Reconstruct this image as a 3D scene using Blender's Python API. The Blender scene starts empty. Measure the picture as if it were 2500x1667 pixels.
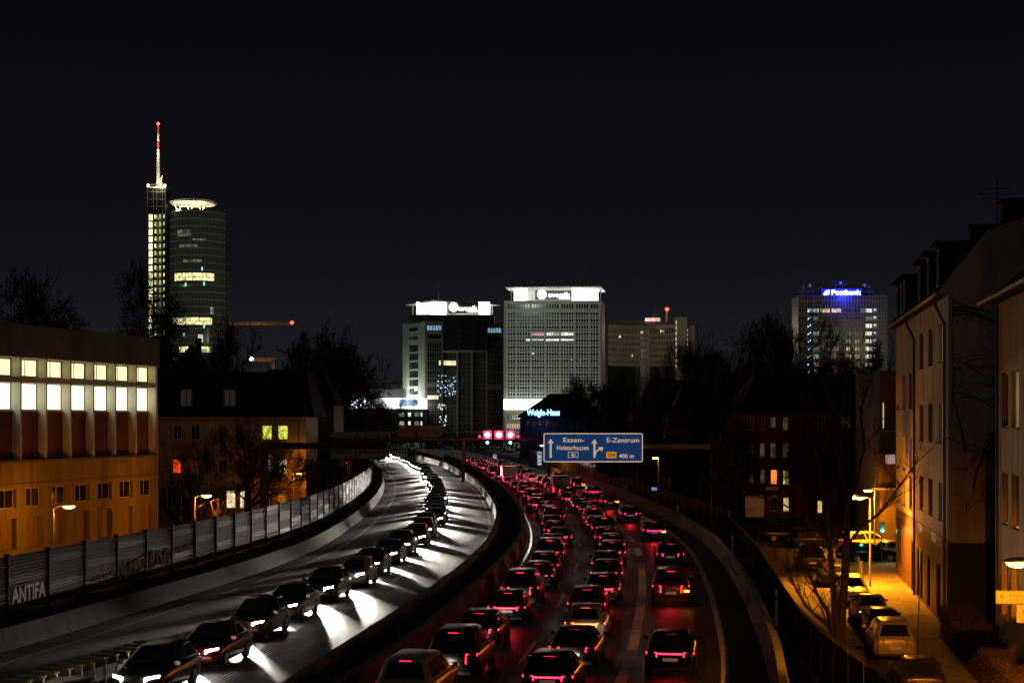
import bpy, math, random
from mathutils import Vector, Matrix
R = math.radians
random.seed(7)
sc = bpy.context.scene
C = sc.collection

# ------------------------------------------------------------------ camera
F = 3900.0; HZ = 1025.0; CX = 1250.0; EYE = 9.0      # focal length and horizon in photograph pixels, eye height in metres
cam_d = bpy.data.cameras.new("camera"); cam = bpy.data.objects.new("camera", cam_d); C.objects.link(cam)
cam.location = (0, 0, EYE); cam.rotation_euler = (R(90), 0, 0)
cam_d.sensor_width = 36.0; cam_d.lens = F / 2500 * 36.0
cam_d.shift_y = (HZ - 833.5) / 2500.0
cam_d.clip_start = 0.5; cam_d.clip_end = 6000
sc.camera = cam

# ------------------------------------------------------------------ night sky
w = bpy.data.worlds.new("World"); sc.world = w; w.use_nodes = True
nt = w.node_tree; nt.nodes.clear()
out = nt.nodes.new("ShaderNodeOutputWorld"); bg = nt.nodes.new("ShaderNodeBackground")
sky = nt.nodes.new("ShaderNodeTexSky"); sky.sky_type = 'NISHITA'; sky.sun_disc = False
sky.sun_elevation = R(-4.0); sky.sun_rotation = R(200)
tc = nt.nodes.new("ShaderNodeTexCoord"); sep = nt.nodes.new("ShaderNodeSeparateXYZ")
ramp = nt.nodes.new("ShaderNodeValToRGB")              # town glow: even all round, fading to the zenith
e = ramp.color_ramp.elements
e[0].position = 0.0; e[0].color = (0.0135, 0.0126, 0.0136, 1)
e[1].position = 0.30; e[1].color = (0.0015, 0.0016, 0.0027, 1)
m_ = e.new(0.10); m_.color = (0.0056, 0.0055, 0.0072, 1)
mul = nt.nodes.new("ShaderNodeMixRGB"); mul.blend_type = 'MULTIPLY'; mul.inputs[0].default_value = 1
mul.inputs[2].default_value = (0.004, 0.004, 0.004, 1)
add = nt.nodes.new("ShaderNodeMixRGB"); add.blend_type = 'ADD'; add.inputs[0].default_value = 1
L = nt.links.new
L(tc.outputs["Generated"], sep.inputs[0]); L(sep.outputs[2], ramp.inputs[0])
L(sky.outputs[0], mul.inputs[1]); L(mul.outputs[0], add.inputs[1]); L(ramp.outputs[0], add.inputs[2])
L(add.outputs[0], bg.inputs[0]); bg.inputs[1].default_value = 1.0; L(bg.outputs[0], out.inputs[0])
fill_sun_d = bpy.data.lights.new("fill_sun", 'SUN'); fill_sun_d.energy = 0.035; fill_sun_d.angle = R(10); fill_sun_d.color = (1.0, 0.93, 0.85)  # dim fill light added from behind the camera to lift facing walls
fill_sun = bpy.data.objects.new("fill_sun", fill_sun_d); C.objects.link(fill_sun); fill_sun.rotation_euler = (R(62), 0, R(-12))

vs = sc.view_settings; vs.view_transform = 'Standard'; vs.look = 'None'; vs.exposure = 0.0; vs.gamma = 1.0; vs.use_curve_mapping = False
sc.render.engine = 'CYCLES'
try:
    sc.cycles.use_light_tree = True
    sc.cycles.sample_clamp_indirect = 4.0
    sc.cycles.max_bounces = 5; sc.cycles.diffuse_bounces = 2; sc.cycles.glossy_bounces = 3; sc.cycles.transmission_bounces = 3
    sc.cycles.caustics_reflective = False; sc.cycles.caustics_refractive = False
except Exception: pass

# ------------------------------------------------------------------ helpers
def at(px, py, Y): return Vector(((px - CX) / F * Y, Y, EYE - (py - HZ) / F * Y))
def gx(px, Y): return (px - CX) / F * Y
def gz(py, Y): return EYE - (py - HZ) / F * Y
def on(px, py, z):
    Y = F * (EYE - z) / (py - HZ); return Vector(((px - CX) / F * Y, Y, z))

MATS = {}
def mat(name, col, rough=0.7, metal=0.0, var=0.25, scale=1.5, bump=0.0, bscale=20.0, emit=None, es=0.0, spec=0.5, streak=False, sample=True):
    if name in MATS: return MATS[name]
    m = bpy.data.materials.new(name); m.use_nodes = True
    t = m.node_tree; p = t.nodes["Principled BSDF"]
    p.inputs["Roughness"].default_value = rough; p.inputs["Metallic"].default_value = metal
    p.inputs["Specular IOR Level"].default_value = spec
    p.inputs["Base Color"].default_value = (*col, 1)
    if var > 0:
        tcn = t.nodes.new("ShaderNodeTexCoord"); mp = t.nodes.new("ShaderNodeMapping")
        n = t.nodes.new("ShaderNodeTexNoise"); n.inputs["Scale"].default_value = scale; n.inputs["Detail"].default_value = 6; n.inputs["Roughness"].default_value = 0.65
        if streak: mp.inputs["Scale"].default_value = (2.2, 2.2, 0.18)
        mr = t.nodes.new("ShaderNodeMapRange"); mr.inputs[1].default_value = 0.28; mr.inputs[2].default_value = 0.72
        mr.inputs[3].default_value = 1 - var; mr.inputs[4].default_value = 1 + var * 0.6
        mx = t.nodes.new("ShaderNodeMixRGB"); mx.blend_type = 'MULTIPLY'; mx.inputs[0].default_value = 1; mx.inputs[1].default_value = (*col, 1)
        t.links.new(tcn.outputs["Object"], mp.inputs[0]); t.links.new(mp.outputs[0], n.inputs["Vector"])
        t.links.new(n.outputs[0], mr.inputs[0]); t.links.new(mr.outputs[0], mx.inputs[2]); t.links.new(mx.outputs[0], p.inputs["Base Color"])
        if bump > 0:
            n2 = t.nodes.new("ShaderNodeTexNoise"); n2.inputs["Scale"].default_value = bscale; n2.inputs["Detail"].default_value = 4
            b = t.nodes.new("ShaderNodeBump"); b.inputs["Strength"].default_value = bump; b.inputs["Distance"].default_value = 0.02
            t.links.new(tcn.outputs["Object"], n2.inputs["Vector"]); t.links.new(n2.outputs[0], b.inputs["Height"]); t.links.new(b.outputs[0], p.inputs["Normal"])
    if emit:
        p.inputs["Emission Color"].default_value = (*emit, 1); p.inputs["Emission Strength"].default_value = es
        if not sample: m.cycles.emission_sampling = 'NONE'
    MATS[name] = m; return m

def glow(name, col, s, sample=True, var=0.0, scale=3.0, low=0.3):
    """a lit pane, lamp lens or screen: it gives off this light, or glows in place of outside light"""
    if name in MATS: return MATS[name]
    m = mat(name, (0.5, 0.5, 0.5), 0.3, var=0, emit=col, es=s, sample=sample)
    if var > 0:                                  # curtains and furniture behind the pane
        t = m.node_tree; p = t.nodes["Principled BSDF"]
        tcn = t.nodes.new("ShaderNodeTexCoord"); n = t.nodes.new("ShaderNodeTexNoise"); n.inputs["Scale"].default_value = scale; n.inputs["Detail"].default_value = 3
        mr = t.nodes.new("ShaderNodeMapRange"); mr.inputs[1].default_value = 0.35; mr.inputs[2].default_value = 0.65
        mr.inputs[3].default_value = s * low; mr.inputs[4].default_value = s * (1 + var)
        t.links.new(tcn.outputs["Object"], n.inputs["Vector"]); t.links.new(n.outputs[0], mr.inputs[0]); t.links.new(mr.outputs[0], p.inputs["Emission Strength"])
    return m

class MB:
    def __init__(s): s.v = []; s.f = []; s.sm = False
    def add(s, vs_, fs):
        o = len(s.v); s.v += [tuple(p) for p in vs_]; s.f += [tuple(i + o for i in f) for f in fs]; return s
    def box(s, x0, x1, y0, y1, z0, z1):
        return s.add([(x0,y0,z0),(x1,y0,z0),(x1,y1,z0),(x0,y1,z0),(x0,y0,z1),(x1,y0,z1),(x1,y1,z1),(x0,y1,z1)],
                     [(0,3,2,1),(4,5,6,7),(0,1,5,4),(1,2,6,5),(2,3,7,6),(3,0,4,7)])
    def cbox(s, c, d): return s.box(c[0]-d[0]/2, c[0]+d[0]/2, c[1]-d[1]/2, c[1]+d[1]/2, c[2]-d[2]/2, c[2]+d[2]/2)
    def quad(s, a, b, c, d): return s.add([a,b,c,d], [(0,1,2,3)])
    def poly(s, pts): return s.add(pts, [tuple(range(len(pts)))])
    def prism(s, pts, y0, y1):                     # outline in x,z pushed along y
        n = len(pts)
        return s.add([(x,y0,z) for x,z in pts] + [(x,y1,z) for x,z in pts],
                     [tuple(range(n)), tuple(range(2*n-1, n-1, -1))] + [(i, i+n, (i+1)%n+n, (i+1)%n) for i in range(n)])
    def tube(s, pts, rad, n=6, cap=True):
        pts = [Vector(p) for p in pts]; rings = []
        if not isinstance(rad, (list, tuple)): rad = [rad]*len(pts)
        vv = []
        for i, p in enumerate(pts):
            d = (pts[min(i+1, len(pts)-1)] - pts[max(i-1, 0)])
            if d.length < 1e-9: d = Vector((0,0,1))
            d.normalize(); a = d.cross(Vector((0,0,1)) if abs(d.z) < 0.9 else Vector((1,0,0))).normalized(); b = d.cross(a)
            for k in range(n):
                an = 2*math.pi*k/n; vv.append(p + (a*math.cos(an) + b*math.sin(an))*rad[i])
        ff = []
        for i in range(len(pts)-1):
            for k in range(n): ff.append((i*n+k, i*n+(k+1)%n, (i+1)*n+(k+1)%n, (i+1)*n+k))
        if cap: ff.append(tuple(range(n-1,-1,-1))); ff.append(tuple(range((len(pts)-1)*n, len(pts)*n)))
        return s.add(vv, ff)
    def disc(s, c, r, n=24, axis='y', ry=None):
        pts = []
        for k in range(n):
            a = 2*math.pi*k/n; u = r*math.cos(a); v = (ry or r)*math.sin(a)
            pts.append((c[0]+u, c[1], c[2]+v) if axis == 'y' else (c[0]+u, c[1]+v, c[2]) if axis == 'z' else (c[0], c[1]+u, c[2]+v))
        return s.add(pts, [tuple(range(n))])
    def build(s, name, material, parent=None, smooth=False, loc=None, kind=None):
        me = bpy.data.meshes.new(name); me.from_pydata(s.v, [], s.f); me.validate(); me.update()
        if smooth: me.polygons.foreach_set("use_smooth", [True]*len(me.polygons))
        o = bpy.data.objects.new(name, me); C.objects.link(o); me.materials.append(material)
        if parent: o.parent = parent
        if loc: o.location = loc
        if kind: o["kind"] = kind
        return o
def tag(o, label, cat, group=None):
    o["label"] = label; o["category"] = cat
    if group: o["group"] = group
    return o
def thing(name, label, cat, loc=(0,0,0), rz=0.0, group=None):
    o = bpy.data.objects.new(name, None); C.objects.link(o); o.location = loc; o.rotation_euler = (0,0,rz); o.empty_display_size = 0.3
    return tag(o, label, cat, group)
def link(mesh_obj, parent, loc=None, rot=None, scale=None):   # a copy of a mesh object sharing its data
    c = mesh_obj.copy(); C.objects.link(c); c.parent = parent
    if loc is not None: c.location = loc
    if rot is not None: c.rotation_euler = rot
    if scale is not None: c.scale = scale
    return c
def copy_tree(o, parent=None):
    c = o.copy(); C.objects.link(c); c.parent = parent
    for ch in list(o.children): copy_tree(ch, c)
    return c
def struct(name, mb, m): o = mb.build(name, m); o["kind"] = "structure"; return o
def text(name, body, size, m, parent, loc, rot=(R(90),0,0), width=None, extrude=0.01, bold=0.0, align='LEFT', shear=0.0):
    cu = bpy.data.curves.new(name, 'FONT'); cu.body = body; cu.size = size; cu.extrude = extrude; cu.align_x = align; cu.offset = bold; cu.shear = shear; cu.resolution_u = 3
    tmp = bpy.data.objects.new(name + "_curve", cu); C.objects.link(tmp)
    me = bpy.data.meshes.new_from_object(tmp.evaluated_get(bpy.context.evaluated_depsgraph_get()))
    bpy.data.objects.remove(tmp); bpy.data.curves.remove(cu)
    o = bpy.data.objects.new(name, me); C.objects.link(o); me.materials.clear(); me.materials.append(m); o.parent = parent
    o.location = loc; o.rotation_euler = rot
    if width:
        xs = [v.co.x for v in me.vertices]; o.scale = (width/(max(xs)-min(xs)), 1, 1)
    return o
def lamp(name, kind, loc, energy, col, parent=None, size=0.15, spot=None, rot=None, blend=0.5):
    d = bpy.data.lights.new(name, kind); d.energy = energy; d.color = col
    if kind in ('POINT','SPOT'): d.shadow_soft_size = size
    if kind == 'SPOT': d.spot_size = spot; d.spot_blend = blend
    if kind == 'AREA': d.size = size
    o = bpy.data.objects.new(name, d); C.objects.link(o); o.location = loc
    if rot: o.rotation_euler = rot
    if parent: o.parent = parent
    return o
ORD = ["nearest","second","third","fourth","fifth","sixth","seventh","eighth","ninth","tenth","eleventh","twelfth","thirteenth","fourteenth","fifteenth","sixteenth","seventeenth","eighteenth","nineteenth","twentieth"]
def nth(i):
    if i < 20: return ORD[i]
    t = ["twenty","thirty","forty","fifty"][(i+1)//10 - 2]; u = (i+1) % 10
    return {"twenty":"twentieth","thirty":"thirtieth","forty":"fortieth","fifty":"fiftieth"}[t] if u == 0 else t + "-" + ["","first","second","third","fourth","fifth","sixth","seventh","eighth","ninth"][u]

class Path:
    """smooth curve x(y) through survey points, resampled; offset() gives a parallel line"""
    def __init__(s, pts, step=1.5):
        P = sorted(pts); s.p = []
        ys = [p[0] for p in P]; xs = [p[1] for p in P]; n = len(P)
        d = [(xs[i+1]-xs[i])/(ys[i+1]-ys[i]) for i in range(n-1)]
        m = [d[0]] + [(d[i-1]+d[i])/2 for i in range(1,n-1)] + [d[-1]]
        y = ys[0]; i = 0
        while y <= ys[-1]:
            while i < n-2 and y > ys[i+1]: i += 1
            h = ys[i+1]-ys[i]; t = (y-ys[i])/h
            x = (2*t**3-3*t*t+1)*xs[i] + (t**3-2*t*t+t)*h*m[i] + (-2*t**3+3*t*t)*xs[i+1] + (t**3-t*t)*h*m[i+1]
            s.p.append((x, y)); y += step
        for _ in range(6):
            q = s.p; s.p = [q[0]] + [((q[k-1][0]+2*q[k][0]+q[k+1][0])/4, q[k][1]) for k in range(1,len(q)-1)] + [q[-1]]
    def x(s, y):
        p = s.p; k = max(0, min(len(p)-2, int((y-p[0][1])/(p[1][1]-p[0][1])))); t = (y-p[k][1])/(p[k+1][1]-p[k][1]); return p[k][0]*(1-t)+p[k+1][0]*t
    def slope(s, y): return (s.x(y+1)-s.x(y-1))/2
    def pt(s, y, off=0.0, z=0.0):                  # off > 0 to the right
        sl = s.slope(y); n = math.hypot(1, sl); return Vector((s.x(y)+off/n, y-off*sl/n, z))
    def ang(s, y): return -math.atan(s.slope(y))   # rotation that turns +y into the direction of travel
    def ribbon(s, o0, o1, z, y0, y1, mb=None, step=3.0):
        mb = mb or MB(); n = max(1, int((y1-y0)/step)); a = []
        for i in range(n+1):
            y = y0+(y1-y0)*i/n; a += [s.pt(y,o0,z), s.pt(y,o1,z)]
        return mb.add(a, [(2*i, 2*i+1, 2*i+3, 2*i+2) for i in range(n)])
    def solid(s, prof, y0, y1, mb=None, step=3.0):  # cross-section (offset, z) swept along the path
        mb = mb or MB(); n = max(1, int((y1-y0)/step)); k = len(prof); a = []
        for i in range(n+1):
            y = y0+(y1-y0)*i/n
            for o, z in prof: a.append(s.pt(y,o,z))
        f = [(i*k+j, i*k+(j+1)%k, (i+1)*k+(j+1)%k, (i+1)*k+j) for i in range(n) for j in range(k)]
        f += [tuple(range(k-1,-1,-1)), tuple(range(n*k, n*k+k))]
        return mb.add(a, f)
    def walk(s, y0, y1, gap):                       # y values spaced by a distance along the curve
        o = []; y = y0
        while y < y1: o.append(y); y += gap/math.hypot(1, s.slope(y))
        return o

# ================================================================== ground and roads
def asphalt(name, col, rough, spec=0.5):
    m = mat(name, col, rough, var=0.4, scale=0.35, bump=0.22, bscale=60.0, spec=spec)
    t = m.node_tree; p = t.nodes["Principled BSDF"]                    # polished and dull patches, repairs
    tcn = t.nodes.new("ShaderNodeTexCoord"); mp = t.nodes.new("ShaderNodeMapping"); mp.inputs["Scale"].default_value = (1.0,0.12,1.0)
    n = t.nodes.new("ShaderNodeTexNoise"); n.inputs["Scale"].default_value = 0.9; n.inputs["Detail"].default_value = 5
    mr = t.nodes.new("ShaderNodeMapRange"); mr.inputs[1].default_value = 0.3; mr.inputs[2].default_value = 0.7; mr.inputs[3].default_value = rough*0.8; mr.inputs[4].default_value = rough*1.45
    t.links.new(tcn.outputs["Object"], mp.inputs[0]); t.links.new(mp.outputs[0], n.inputs["Vector"]); t.links.new(n.outputs[0], mr.inputs[0]); t.links.new(mr.outputs[0], p.inputs["Roughness"])
    return m
A_MW = asphalt("motorway_asphalt", (0.032, 0.030, 0.027), 0.48, 0.3)
A_ML = asphalt("worn_asphalt", (0.066, 0.062, 0.054), 0.60, 0.35)
A_ST = asphalt("street_asphalt", (0.085, 0.080, 0.072), 0.75)
M_SOIL = mat("verge_soil", (0.030, 0.026, 0.017), 0.95, var=0.5, scale=0.8, bump=0.6, bscale=9)
M_GRASS = mat("ground_grass", (0.022, 0.026, 0.014), 0.95, var=0.5, scale=0.05)
M_PAINT = mat("road_paint", (0.62, 0.60, 0.54), 0.6, var=0.35, scale=2.0)
M_PAINT_OLD = mat("worn_road_paint", (0.42, 0.43, 0.32), 0.7, var=0.5, scale=1.5)
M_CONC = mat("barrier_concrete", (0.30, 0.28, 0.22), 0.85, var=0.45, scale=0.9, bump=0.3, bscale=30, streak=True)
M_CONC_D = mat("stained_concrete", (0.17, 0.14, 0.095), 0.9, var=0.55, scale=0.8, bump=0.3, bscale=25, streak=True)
M_CONC_L = mat("dark_concrete", (0.045,0.042,0.030), 0.9, spec=0.1, var=0.5, scale=0.8, bump=0.3, bscale=25, streak=True)  # darker concrete tone, set low because the beams over-light this barrier
M_STEEL = mat("galvanised_steel", (0.14, 0.13, 0.11), 0.5, metal=0.6, var=0.2, scale=3)
M_DARKST = mat("dark_painted_steel", (0.035, 0.032, 0.028), 0.6, metal=0.2, var=0.3, scale=2)
M_PAVE = mat("paving_slab", (0.26, 0.22, 0.17), 0.85, var=0.25, scale=1.2, bump=0.25, bscale=30)
M_KERB = mat("kerb_stone", (0.30, 0.27, 0.22), 0.85, var=0.25, scale=2)

E = Path([(30,3.2),(40,5.0),(54.7,7.3),(60,8.0),(68,8.85),(79,9.96),(92.6,11.1),(107,12.1),(121,12.55),(141,12.5),(171,11.6),(200,10.2),(240,7.5),(280,4.5),(316,1.6),(360,-2.6),(400,-7.0),(450,-13.5),(520,-24)])
Mw = Path([(30,-8.3),(40,-7.6),(48.6,-6.85),(60.6,-5.48),(71.4,-4.27),(84,-3.05),(92,-2.4),(106,-1.55),(125,-1.15),(146,-1.3),(168,-2.1),(215,-4.7),(264,-8.9),(294,-11.9),(340,-17.5),(390,-25),(450,-36),(520,-52)])
LE = Path([(30,-26),(40,-23),(50,-20.6),(59,-18.8),(73,-16.5),(90,-14.0),(100,-12.9),(110,-12.2),(132,-12.0),(168,-12.9),(215,-15.7),(264,-20),(294,-23.2),(340,-29),(390,-36.5),(450,-48),(520,-64)])
NB = Path([(46,-26.2),(55,-24.6),(70,-22.0),(88,-19.3),(106,-17.2),(123,-16.0),(141,-15.8),(171,-16.6),(203,-18.1),(240,-21.0),(280,-25),(320,-30)])
FN = Path([(30,10.2),(38,10.4),(46,10.8),(60,11.1),(75,12.5),(100,15.0),(133,17.2),(164,18.7),(200,19.6),(230,19)])

g = MB(); g.box(-3000, 3000, -400, 5000, -2.6, -2.2); struct("ground", g, M_GRASS)
# motorway decks
d = MB(); E.solid([(-11.8,-2.1),(-11.8,0.0),(2.3,0.0),(2.3,-2.1)], 32, 505, d); struct("motorway_outbound", d, A_MW)
d = MB()
n = 150; vv = []
for i in range(n+1):
    y = 32 + (505-32)*i/n
    a = LE.pt(y,-2.0,0); b = Mw.pt(y,-0.05,0)
    vv += [(a.x,a.y,0.0),(b.x,b.y,0.0),(a.x,a.y,-2.1),(b.x,b.y,-2.1)]
ff = []
for i in range(n):
    o = 4*i; ff += [(o,o+1,o+5,o+4),(o+1,o+3,o+7,o+5),(o+2,o,o+4,o+6)]
d.add(vv, ff); struct("motorway_inbound", d, A_ML)
# left verge
d = MB(); n = 90; vv = []
for i in range(n+1):
    y = 46.5 + (318-46.5)*i/n; a = NB.pt(y,-0.4,0.55+0.06*math.sin(y)); b = LE.pt(y,-1.9,0.42+0.05*math.sin(y*1.7)); c = NB.pt(y,-0.4,-1.7)
    mid = (a+b)/2 + Vector((0,0,0.12*math.sin(y*0.9)))
    vv += [tuple(c),tuple(a),tuple(mid),tuple(b)]
ff = []
for i in range(n):
    for k in range(3): o = 4*i+k; ff.append((o,o+1,o+5,o+4))
d.add(vv, ff); struct("verge_inbound", d, M_SOIL)
d = MB(); n = 70; vv = []
for i in range(n+1):
    y = 34 + (225-34)*i/n; a = E.pt(y,2.2,-0.5); b = FN.pt(y,-0.1,-1.1); vv += [tuple(a), tuple(b)]
d.add(vv, [(2*i,2*i+1,2*i+3,2*i+2) for i in range(n)]); struct("verge_outbound", d, M_SOIL)

# streets beside the motorway
d = MB(); d.box(-95, -14, 30, 420, -1.9, -1.5); struct("side_street_left", d, A_ST)
d = MB(); n = 60; vv = []
for i in range(n+1):
    y = 25 + (190-25)*i/n; a = FN.pt(y,0.1,-1.6); vv += [tuple(a), (70,y,-1.6)]
d.add(vv, [(2*i,2*i+1,2*i+3,2*i+2) for i in range(n)]); struct("side_street_right", d, A_ST)
def fac(y): return 21.8 + (y-79.8)*0.1533            # building line on the right
pv = MB(); pv.poly([(fac(40)-2.9,40,-1.50),(fac(40)+6,40,-1.50),(fac(128)+6,128,-1.50),(fac(128)-2.9,128,-1.50)])
pave = struct("pavement", pv, M_PAVE)
ks = MB()
ks.add([(-0.11,0,-0.12),(0.11,0,-0.12),(0.11,0.985,-0.12),(-0.11,0.985,-0.12),(-0.09,0,0.012),(0.11,0,0.012),(0.11,0.985,0.012),(-0.09,0.985,0.012)],[(0,3,2,1),(4,5,6,7),(0,1,5,4),(1,2,6,5),(2,3,7,6),(3,0,4,7)])
k0 = ks.build("kerbstone", M_KERB, pave); k0.location = (fac(40)-3.0,40,-1.5); ka = -math.atan(0.1533); k0.rotation_euler = (0,0,ka)
for i in range(1, 88):
    link(k0, pave, (fac(40+i)-3.0, 40+i*1.0, -1.5), (0,0,ka))
sl = MB(); sl.box(-0.36,0.36,-0.36,0.36,-0.02,0.012); s0 = None
M_PAVE2 = mat("paving_slab_dark", (0.19,0.165,0.13), 0.85, var=0.3, scale=1.5, bump=0.25, bscale=30)
for j in range(3):
    for i in range(66):
        y = 62 + i*0.745; x = fac(y)-2.35+j*0.78
        if s0 is None: s0 = sl.build("slab", M_PAVE, pave); s0.location = (x,y,-1.5); s0.rotation_euler = (0,0,ka)
        else:
            q = link(s0, pave, (x,y,-1.5+random.uniform(-.002,.003)), (0,0,ka))
            if random.random() < 0.18:
                q.material_slots[0].link = 'OBJECT'; q.material_slots[0].material = M_PAVE2
tr = MB(); tr.box(-0.5,0.5,-0.35,0.35,0,0.02)
for k,(x,y) in enumerate([(fac(81)-1.9,81),(fac(77)-1.2,77),(fac(86)-1.0,86)]):
    o = tr.build("manhole_cover", M_DARKST, pave); o.location = (x,y,-1.486); o.rotation_euler = (0,0,ka)

# ---------------- painted markings (parts of the decks they lie on)
def mark(path, y0, y1, off, wd, m, name, owner, z=0.005):
    mb = MB(); path.ribbon(off-wd/2, off+wd/2, z, y0, y1, mb, 2.0); o = mb.build(name, m, owner); return o
mo = bpy.data.objects["motorway_outbound"]; mi = bpy.data.objects["motorway_inbound"]
mark(E, 34, 480, 0.0, 0.28, M_PAINT_OLD, "edge_line", mo); mark(E, 34, 480, -10.9, 0.2, M_PAINT_OLD, "edge_line", mo)
y = 61.3-2.9-18
while y < 380:
    mark(E, y, y+6, -7.55, 0.17, M_PAINT, "lane_dash", mo); y += 17.9
mark(E, 34, 100, -3.55, 0.42, M_PAINT, "solid_exit_line", mo)
y = 106
while y < 330:
    mark(E, y, y+6.0, -3.55, 0.42, M_PAINT, "exit_dash", mo); y += 12
y = 40.0
while y < 300:
    mark(Mw, y, y+6, -3.95, 0.05, M_PAINT, "lane_dash", mi); mark(Mw, y, y+6, -4.12, 0.05, M_PAINT, "lane_dash", mi); y += 15.5
mark(LE, 34, 300, 0.0, 0.24, M_PAINT_OLD, "edge_line", mi)
y = 75.0
while y < 300:
    mark(Mw, y, y+4, -7.75, 0.14, M_PAINT, "lane_dash", mi); y += 12
mark(Mw, 34, 300, -0.75, 0.18, M_PAINT_OLD, "edge_line", mi)
def arrow(path, y, off, owner, flip=False, bend=0.6, name="lane_arrow"):
    mb = MB(); s = -1 if flip else 1; pts = []
    a = path.ang(y); c = path.pt(y, off, 0.006)
    for poly in ([(-0.1,-2.2),(0.1,-2.2),(0.1,0.1),(-0.1,0.4)], [(-0.1,0.4),(0.1,0.1),(bend+.1,1.2),(bend-.1,1.5)], [(bend-0.55,1.55),(bend+0.45,0.85),(bend+0.75,2.4)]):
        mb.poly([(c.x+(px*math.cos(a)-py*s*math.sin(a)), c.y+(px*math.sin(a)+py*s*math.cos(a)), 0.006) for px,py in poly])
    mb.build(name, M_PAINT, owner)
arrow(E, 113, -1.9, mo); arrow(E, 168, -1.9, mo)
arrow(LE, 116, 2.0, mi, True); arrow(LE, 158, 2.0, mi, True, -0.6); arrow(LE, 83, 2.2, mi, True, -0.6)
# slotted drain by the inner edge of the outbound deck, wet here and there
mb = MB(); E.ribbon(-11.15,-10.99,0.006,34,300,mb); mb.build("drain_slot", mat("wet_drain", (0.02,0.02,0.02), 0.12, var=0), mo)

# wheel-polished tracks and tar joints
M_TRK = asphalt("wheel_track_inbound", (0.050,0.047,0.041), 0.52, 0.35); M_TRK2 = asphalt("wheel_track_outbound", (0.022,0.021,0.019), 0.40, 0.3); M_TAR = mat("tar_joint",(0.010,0.010,0.010),0.45,var=0.2)
for off in (-1.45,-3.15,-4.95,-6.6,-8.6,-10.2): mark(Mw, 36, 200, off, 0.62, M_TRK, "wheel_track", mi, 0.0025)
for off in (-10.1,-8.45,-6.45,-4.75,-2.7,-1.05): mark(E, 36, 200, off, 0.62, M_TRK2, "wheel_track", mo, 0.0025)
mark(Mw, 36, 250, -4.32, 0.05, M_TAR, "tar_joint", mi, 0.0045); mark(Mw, 36, 250, -7.55, 0.06, M_TAR, "tar_joint", mi, 0.0045); mark(E, 36, 250, -7.8, 0.05, M_TAR, "tar_joint", mo, 0.0045)
for y in (58.0,71.3,86.0,104.0,127.0): mark(Mw, y, y+.07, -4.6, 8.0, M_TAR, "tar_joint", mi, 0.0048)
for y in (64.0,93.0,118.0): mark(E, y, y+.07, -5.3, 9.0, M_TAR, "tar_joint", mo, 0.0048)
M_PATCH = asphalt("repair_patch", (0.040,0.038,0.034), 0.6)
for (y,o,l,w_) in ((62,-2.0,5,1.4),(79,-3.0,3,1.0),(97,-2.2,7,1.6)): mark(Mw, y, y+l, o, w_, M_PATCH, "repair_patch", mi, 0.0035)

# ---------------- concrete barriers, each made of cast segments
def barrier(label, path, prof, y0, y1, m, name="concrete_barrier", seg=6.0):
    t = thing(name, label, "barrier", (0,0,0))
    ys = path.walk(y0, y1, seg)
    for a, b in zip(ys, ys[1:]):
        mb = MB(); path.solid(prof, a+0.012, b-0.012, mb, 1.6); mb.build("segment", m, t)
    return t
barrier("pale concrete barrier along the right edge of the red-lit carriageway", E, [(1.5,-0.02),(1.58,0.28),(1.72,0.92),(2.0,0.92),(2.12,0.28),(2.2,-0.02)], 34, 470, M_CONC)
barrier("low concrete wall on the left side of the red-lit carriageway", E, [(-11.82,-1.6),(-11.82,1.0),(-11.5,1.0),(-11.42,-0.02),(-11.42,-1.6)], 34, 380, M_CONC_D, "median_wall")
barrier("curved concrete wall on the right side of the white-lit carriageway", Mw, [(-0.30,-1.6),(-0.30,-.02),(-0.22,1.0),(0.10,1.0),(0.12,-1.6)], 34, 380, M_CONC_D, "median_wall")
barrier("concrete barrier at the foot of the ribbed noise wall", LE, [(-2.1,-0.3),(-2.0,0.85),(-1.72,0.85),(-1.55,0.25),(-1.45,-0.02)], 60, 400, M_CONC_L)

# ---------------- ribbed noise wall: posts and cassette planks
nbt = thing("noise_wall", "ribbed noise wall of slatted planks between posts along left carriageway, with graffiti", "noise wall", (0,0,0))
NBM = [mat("plank_grey", (0.040,0.033,0.025), 0.6, spec=0.12, var=0.45, scale=1.2, streak=False), mat("plank_brown", (0.012,0.007,0.005), 0.7, spec=0.12, var=0.4, scale=1.5),
       mat("plank_pale", (0.115,0.10,0.082), 0.55, spec=0.12, var=0.45, scale=1.1), mat("plank_dark", (0.018,0.013,0.009), 0.7, spec=0.12, var=0.4, scale=1.3)]
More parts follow.
